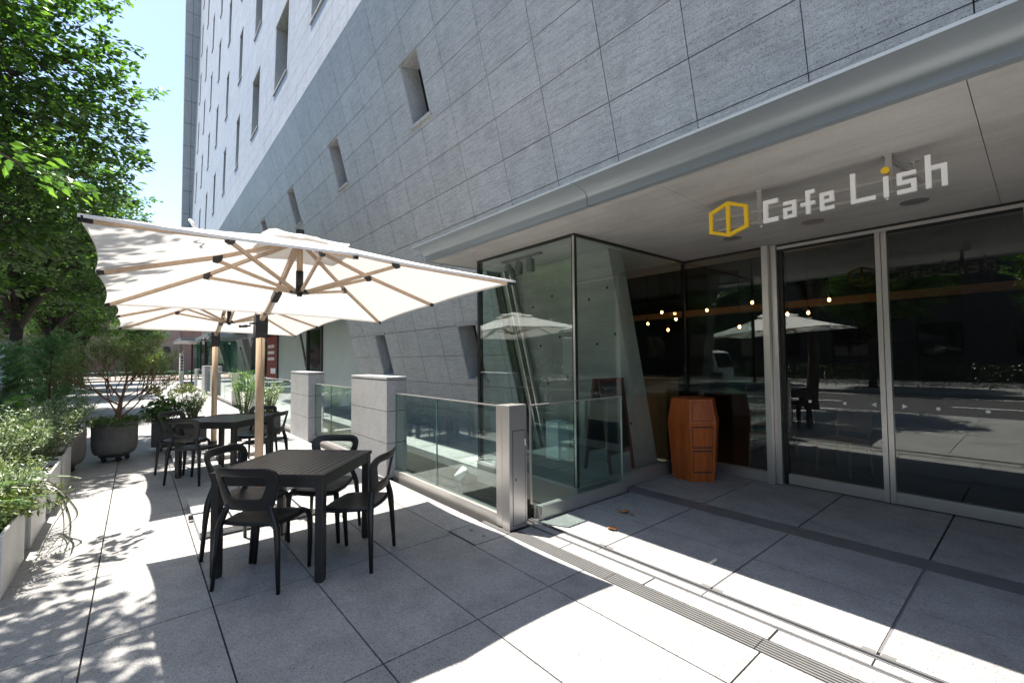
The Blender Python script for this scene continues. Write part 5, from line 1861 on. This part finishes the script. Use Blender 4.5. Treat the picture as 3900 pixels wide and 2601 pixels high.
ig = thing('iron_gate', 'black iron bar gate standing in front of the brown building', 'gate', (-71.5, 2.6, -0.16))
MB().box(-0.05, 0.05, -0.9, 0.9, 0.2, 0.3).box(-0.05, 0.05, -0.9, 0.9, 1.9, 2.0).build('rails', 'iron_black', ig)
for k in range(10):
    MB().box(-0.04, 0.04, -0.9 + k * 0.195, -0.82 + k * 0.195, 0.05, 2.35).build('bar', 'iron_black', ig)

# ---- recessed entrances further along the same facade
fa = thing('side_entrance', 'recessed glass and grey panel entrance front under the stone wall beyond the second pillar', 'entrance', (0, 0, 0))
Yb = 5.02
for (x0, x1, nm, mt) in ((-16.3, -12.84, 'grey_panel', 'frost_panel'), (-18.05, -16.42, 'glass_panel', 'window_glass'), (-22.7, -18.15, 'grey_panel', 'frost_panel'), (-29.2, -22.85, 'glass_panel', 'window_glass'), (-39.6, -31.2, 'grey_panel', 'frost_panel'), (-44.9, -39.8, 'glass_panel', 'window_glass')):
    MB().box(x0, x1, Yb, Yb + 0.08, 0, 3.05).build(nm, mt, fa)
for x in (-16.36, -18.1, -22.78, -39.7):
    MB().box(x - 0.05, x + 0.05, Yb - 0.06, Yb + 0.1, 0, 3.05).build('mullion', 'dark_frame', fa)
m = MB().hexa([(-18.32, Yb - 0.03, 1.3), (-18.12, Yb - 0.03, 1.3), (-18.12, Yb + 0.0, 1.3), (-18.32, Yb + 0.0, 1.3), (-19.5, Yb - 0.03, 3.05), (-19.35, Yb - 0.03, 3.05), (-19.35, Yb + 0.0, 3.05), (-19.5, Yb + 0.0, 3.05)])
m.build('slanted_trim', 'dark_frame', fa)
m = MB()
slab_on(m, low_pt, -31.2, -29.25, 0, 3.0, -0.3, 0.02)
m.build('stone_pier', 'wall_granite', fa)
m = MB()
slab_on(m, low_pt, -30.5, -30.2, 1.0, 2.4, 0.02, 0.03)
m.build('slit_window', 'window_glass', fa)
ps = MB().box(-25.0, -23.0, Yb - 0.02, Yb - 0.004, 0.6, 2.75).build('poster', 'poster_red', fa)
m = MB()
rng = random.Random(6)
for r_ in range(3):
    x = -24.8
    while x < -23.5:
        w = rng.uniform(0.07, 0.16)
        m.box(x, x + w, Yb - 0.024, Yb - 0.0205, 2.18 - r_ * 0.3, 2.32 - r_ * 0.3)
        x += w + 0.05
m.box(-24.2, -23.2, Yb - 0.024, Yb - 0.0205, 0.95, 1.2)
m.build('lettering', 'letter_white', ps)
MB().box(-46.3, -12.9, 3.9, 5.6, 3.02, 3.12).build('overhang_soffit', 'soffit_concrete', fa)
cn = thing('far_canopy', 'pale metal canopy over a teal glass porch further along the facade', 'canopy', (0, 0, 0))
MB().box(-33.6, -27.3, 2.75, 5.0, 2.82, 2.98).build('roof_slab', 'fascia_metal', cn)
MB().box(-44.0, -36.5, 2.2, 5.0, 2.95, 3.15).build('roof_slab', 'fascia_metal', cn)
for (x0, x1) in ((-36.4, -33.9), (-42.5, -39.0)):
    MB().box(x0, x1, 3.3, 3.33, 0.05, 2.9).build('glass_pane', 'glass_teal', cn)
    MB().box(x1, x1 + 0.03, 3.3, 5.0, 0.05, 2.9).build('glass_pane', 'glass_teal', cn)
for x in (-36.45, -33.85, -42.55):
    MB().box(x - 0.06, x + 0.06, 3.25, 3.38, 0, 2.9).build('frame', 'dark_frame', cn)
for i, (x, y, lab) in enumerate(((-37.0, 2.3, 'tall pale grey pylon sign beside the far porch'),)):
    py_ = thing('pylon_sign', lab, 'sign', (x, y, 0))
    MB().box(-0.45, 0.45, -0.1, 0.1, 0.0, 2.1).build('body', 'planter_panel', py_, bevel=0.005)
    m = MB()
    for k in range(5):
        m.box(0.452, 0.456, -0.06, 0.06, 1.75 - k * 0.2, 1.88 - k * 0.2)
    m.build('lettering', 'iron_black', py_)
MB()

# ---- walking person
pr = thing('person', 'person in a white top and black skirt walking at the far end of the pavement', 'person', (-40.0, 0.9, 0), R(200))
verts = {'pelvis': ((0, 0, 0.86), 0.13), 'waist': ((0, 0, 1.02), 0.115), 'chest': ((0, 0.01, 1.22), 0.14), 'neck': ((0, 0.02, 1.36), 0.05), 'head': ((0, 0.04, 1.50), 0.095), 'crown': ((0, 0.03, 1.57), 0.08),
         'hipl': ((-0.09, 0, 0.82), 0.085), 'kneel': ((-0.09, 0.14, 0.46), 0.055), 'ankl': ((-0.09, 0.10, 0.08), 0.036), 'toel': ((-0.09, 0.24, 0.035), 0.03),
         'hipr': ((0.09, 0, 0.82), 0.085), 'kneer': ((0.09, -0.02, 0.46), 0.055), 'ankr': ((0.09, -0.2, 0.10), 0.036), 'toer': ((0.09, -0.08, 0.035), 0.03),
         'shl': ((-0.17, 0, 1.27), 0.05), 'ell': ((-0.22, -0.06, 1.02), 0.038), 'wrl': ((-0.2, 0.12, 0.92), 0.027), 'hal': ((-0.19, 0.19, 0.90), 0.03),
         'shr': ((0.17, 0, 1.27), 0.05), 'elr': ((0.22, 0.02, 1.02), 0.038), 'wrr': ((0.17, 0.2, 1.08), 0.027), 'har': ((0.14, 0.27, 1.12), 0.03)}
ed = [('pelvis', 'waist'), ('waist', 'chest'), ('chest', 'neck'), ('neck', 'head'), ('head', 'crown'), ('pelvis', 'hipl'), ('hipl', 'kneel'), ('kneel', 'ankl'), ('ankl', 'toel'), ('pelvis', 'hipr'), ('hipr', 'kneer'), ('kneer', 'ankr'), ('ankr', 'toer'), ('chest', 'shl'), ('shl', 'ell'), ('ell', 'wrl'), ('wrl', 'hal'), ('chest', 'shr'), ('shr', 'elr'), ('elr', 'wrr'), ('wrr', 'har')]
ks = list(verts)
me = bpy.data.meshes.new('body')
me.from_pydata([verts[k][0] for k in ks], [(ks.index(a), ks.index(b)) for a, b in ed], [])
me.materials.append(MATS['skin'])
body = obj('body', me, pr)
sk = body.modifiers.new('skin', 'SKIN')
for i, k in enumerate(ks):
    me.skin_vertices[0].data[i].radius = (verts[k][1], verts[k][1])
me.skin_vertices[0].data[0].use_root = True
sb_ = body.modifiers.new('sub', 'SUBSURF')
sb_.levels = 1
sb_.render_levels = 2
MB().lathe([(0.125, 0.98), (0.145, 0.86), (0.175, 0.70), (0.19, 0.58), (0.185, 0.58)], 18).build('skirt', 'cloth_black', pr, True)
MB().lathe([(0.150, 0.96), (0.150, 1.05), (0.165, 1.22), (0.15, 1.30), (0.07, 1.345)], 18).tube([(-0.15, 0, 1.29), (-0.2, -0.02, 1.14)], [0.066, 0.058], 10).tube([(0.15, 0, 1.29), (0.2, 0.01, 1.14)], [0.066, 0.058], 10).build('blouse', 'cloth_white', pr, True)
MB().ball((0, 0.0, 1.535), 0.125, 0.92, 1.0, 1.0).build('hair', 'hair', pr, True)

# ---- delivery truck in the road, seen mirrored in the doors
tk = thing('delivery_truck', 'white box delivery truck parked on the road opposite the cafe', 'truck', (-13.2, -9.8, -0.16))
MB().box(-2.2, 1.55, -0.95, 0.95, 0.85, 2.75).build('cargo_box', 'truck_white', tk, bevel=0.03)
MB().box(1.56, 1.95, -0.55, 0.55, 2.15, 2.65).build('cooling_unit', 'truck_white', tk, bevel=0.04)
MB().prism([(1.65, 0.55), (3.25, 0.55), (3.28, 1.15), (3.0, 1.95), (2.8, 2.05), (1.65, 2.05)], lambda x, z: (x, -0.88, z), lambda x, z: (x, 0.88, z)).build('cab', 'truck_white', tk, bevel=0.04)
MB().hexa([(3.262, -0.78, 1.22), (3.262, 0.78, 1.22), (3.275, 0.78, 1.22), (3.275, -0.78, 1.22), (3.03, -0.74, 1.9), (3.03, 0.74, 1.9), (3.045, 0.74, 1.9), (3.045, -0.74, 1.9)]).build('windscreen', 'window_glass', tk)
for s in (-1, 1):
    y = s * 0.885
    MB().prism([(2.05, 1.25), (3.1, 1.25), (2.88, 1.88), (2.05, 1.88)], lambda x, z: (x, y - 0.004, z), lambda x, z: (x, y + 0.004, z)).build('side_window', 'window_glass', tk)
    MB().box(3.27, 3.30, *sorted((s * 0.5, s * 0.8)), 0.8, 1.0).build('headlight', 'letter_white', tk)
    for x in (-1.4, 2.5):
        wl = MB().tube([(x, s * 0.72, 0.38), (x, s * 0.94, 0.38)], 0.38, 20).build('wheel', 'rubber', tk)
        MB().tube([(x, s * 0.941, 0.38), (x, s * 0.955, 0.38)], 0.2, 16).build('rim', 'grey_metal', wl)
MB().box(-2.1, 3.0, -0.45, 0.45, 0.5, 0.84).build('chassis', 'iron_black', tk)

# ---- dry leaves on the paving
nr = np.random.RandomState(2)
DL = [((-2.775, 3.789), 0.11, 'curled brown dry leaf on the shaded entrance slab'), ((-2.668, 3.784), 0.045, 'small brown leaf scrap beside the curled dry leaf'), ((-2.575, 3.338), 0.10, 'flat tan dry leaf on the sunlit entrance strip')]
for i, ((x, y), s, lab) in enumerate(DL):
    vs, fs = [], []
    nn = 7
    for a in range(nn):
        for b in range(nn):
            u, v = a / (nn - 1) * 2 - 1, b / (nn - 1) * 2 - 1
            w = (1 - u * u) * 0.55 + 0.04
            vs.append((u * s * 0.5, v * w * s * 0.5, 0.006 + s * 0.22 * (v * v * (0.5 + 0.5 * math.sin(u * 3 + i)) + 0.35 * u * u)))
    for a in range(nn - 1):
        for b in range(nn - 1):
            k = a * nn + b
            fs.append((k, k + nn, k + nn + 1, k + 1))
    o = MB().add(vs, fs).build('dry_leaf', 'dry_leaf', None, True, loc=(x, y, 0), rz=0.6 + i * 1.3)
    sm = o.modifiers.new('thick', 'SOLIDIFY')
    sm.thickness = 0.0015
    tag(o, lab, 'leaf', 'dry leaves on the entrance floor')
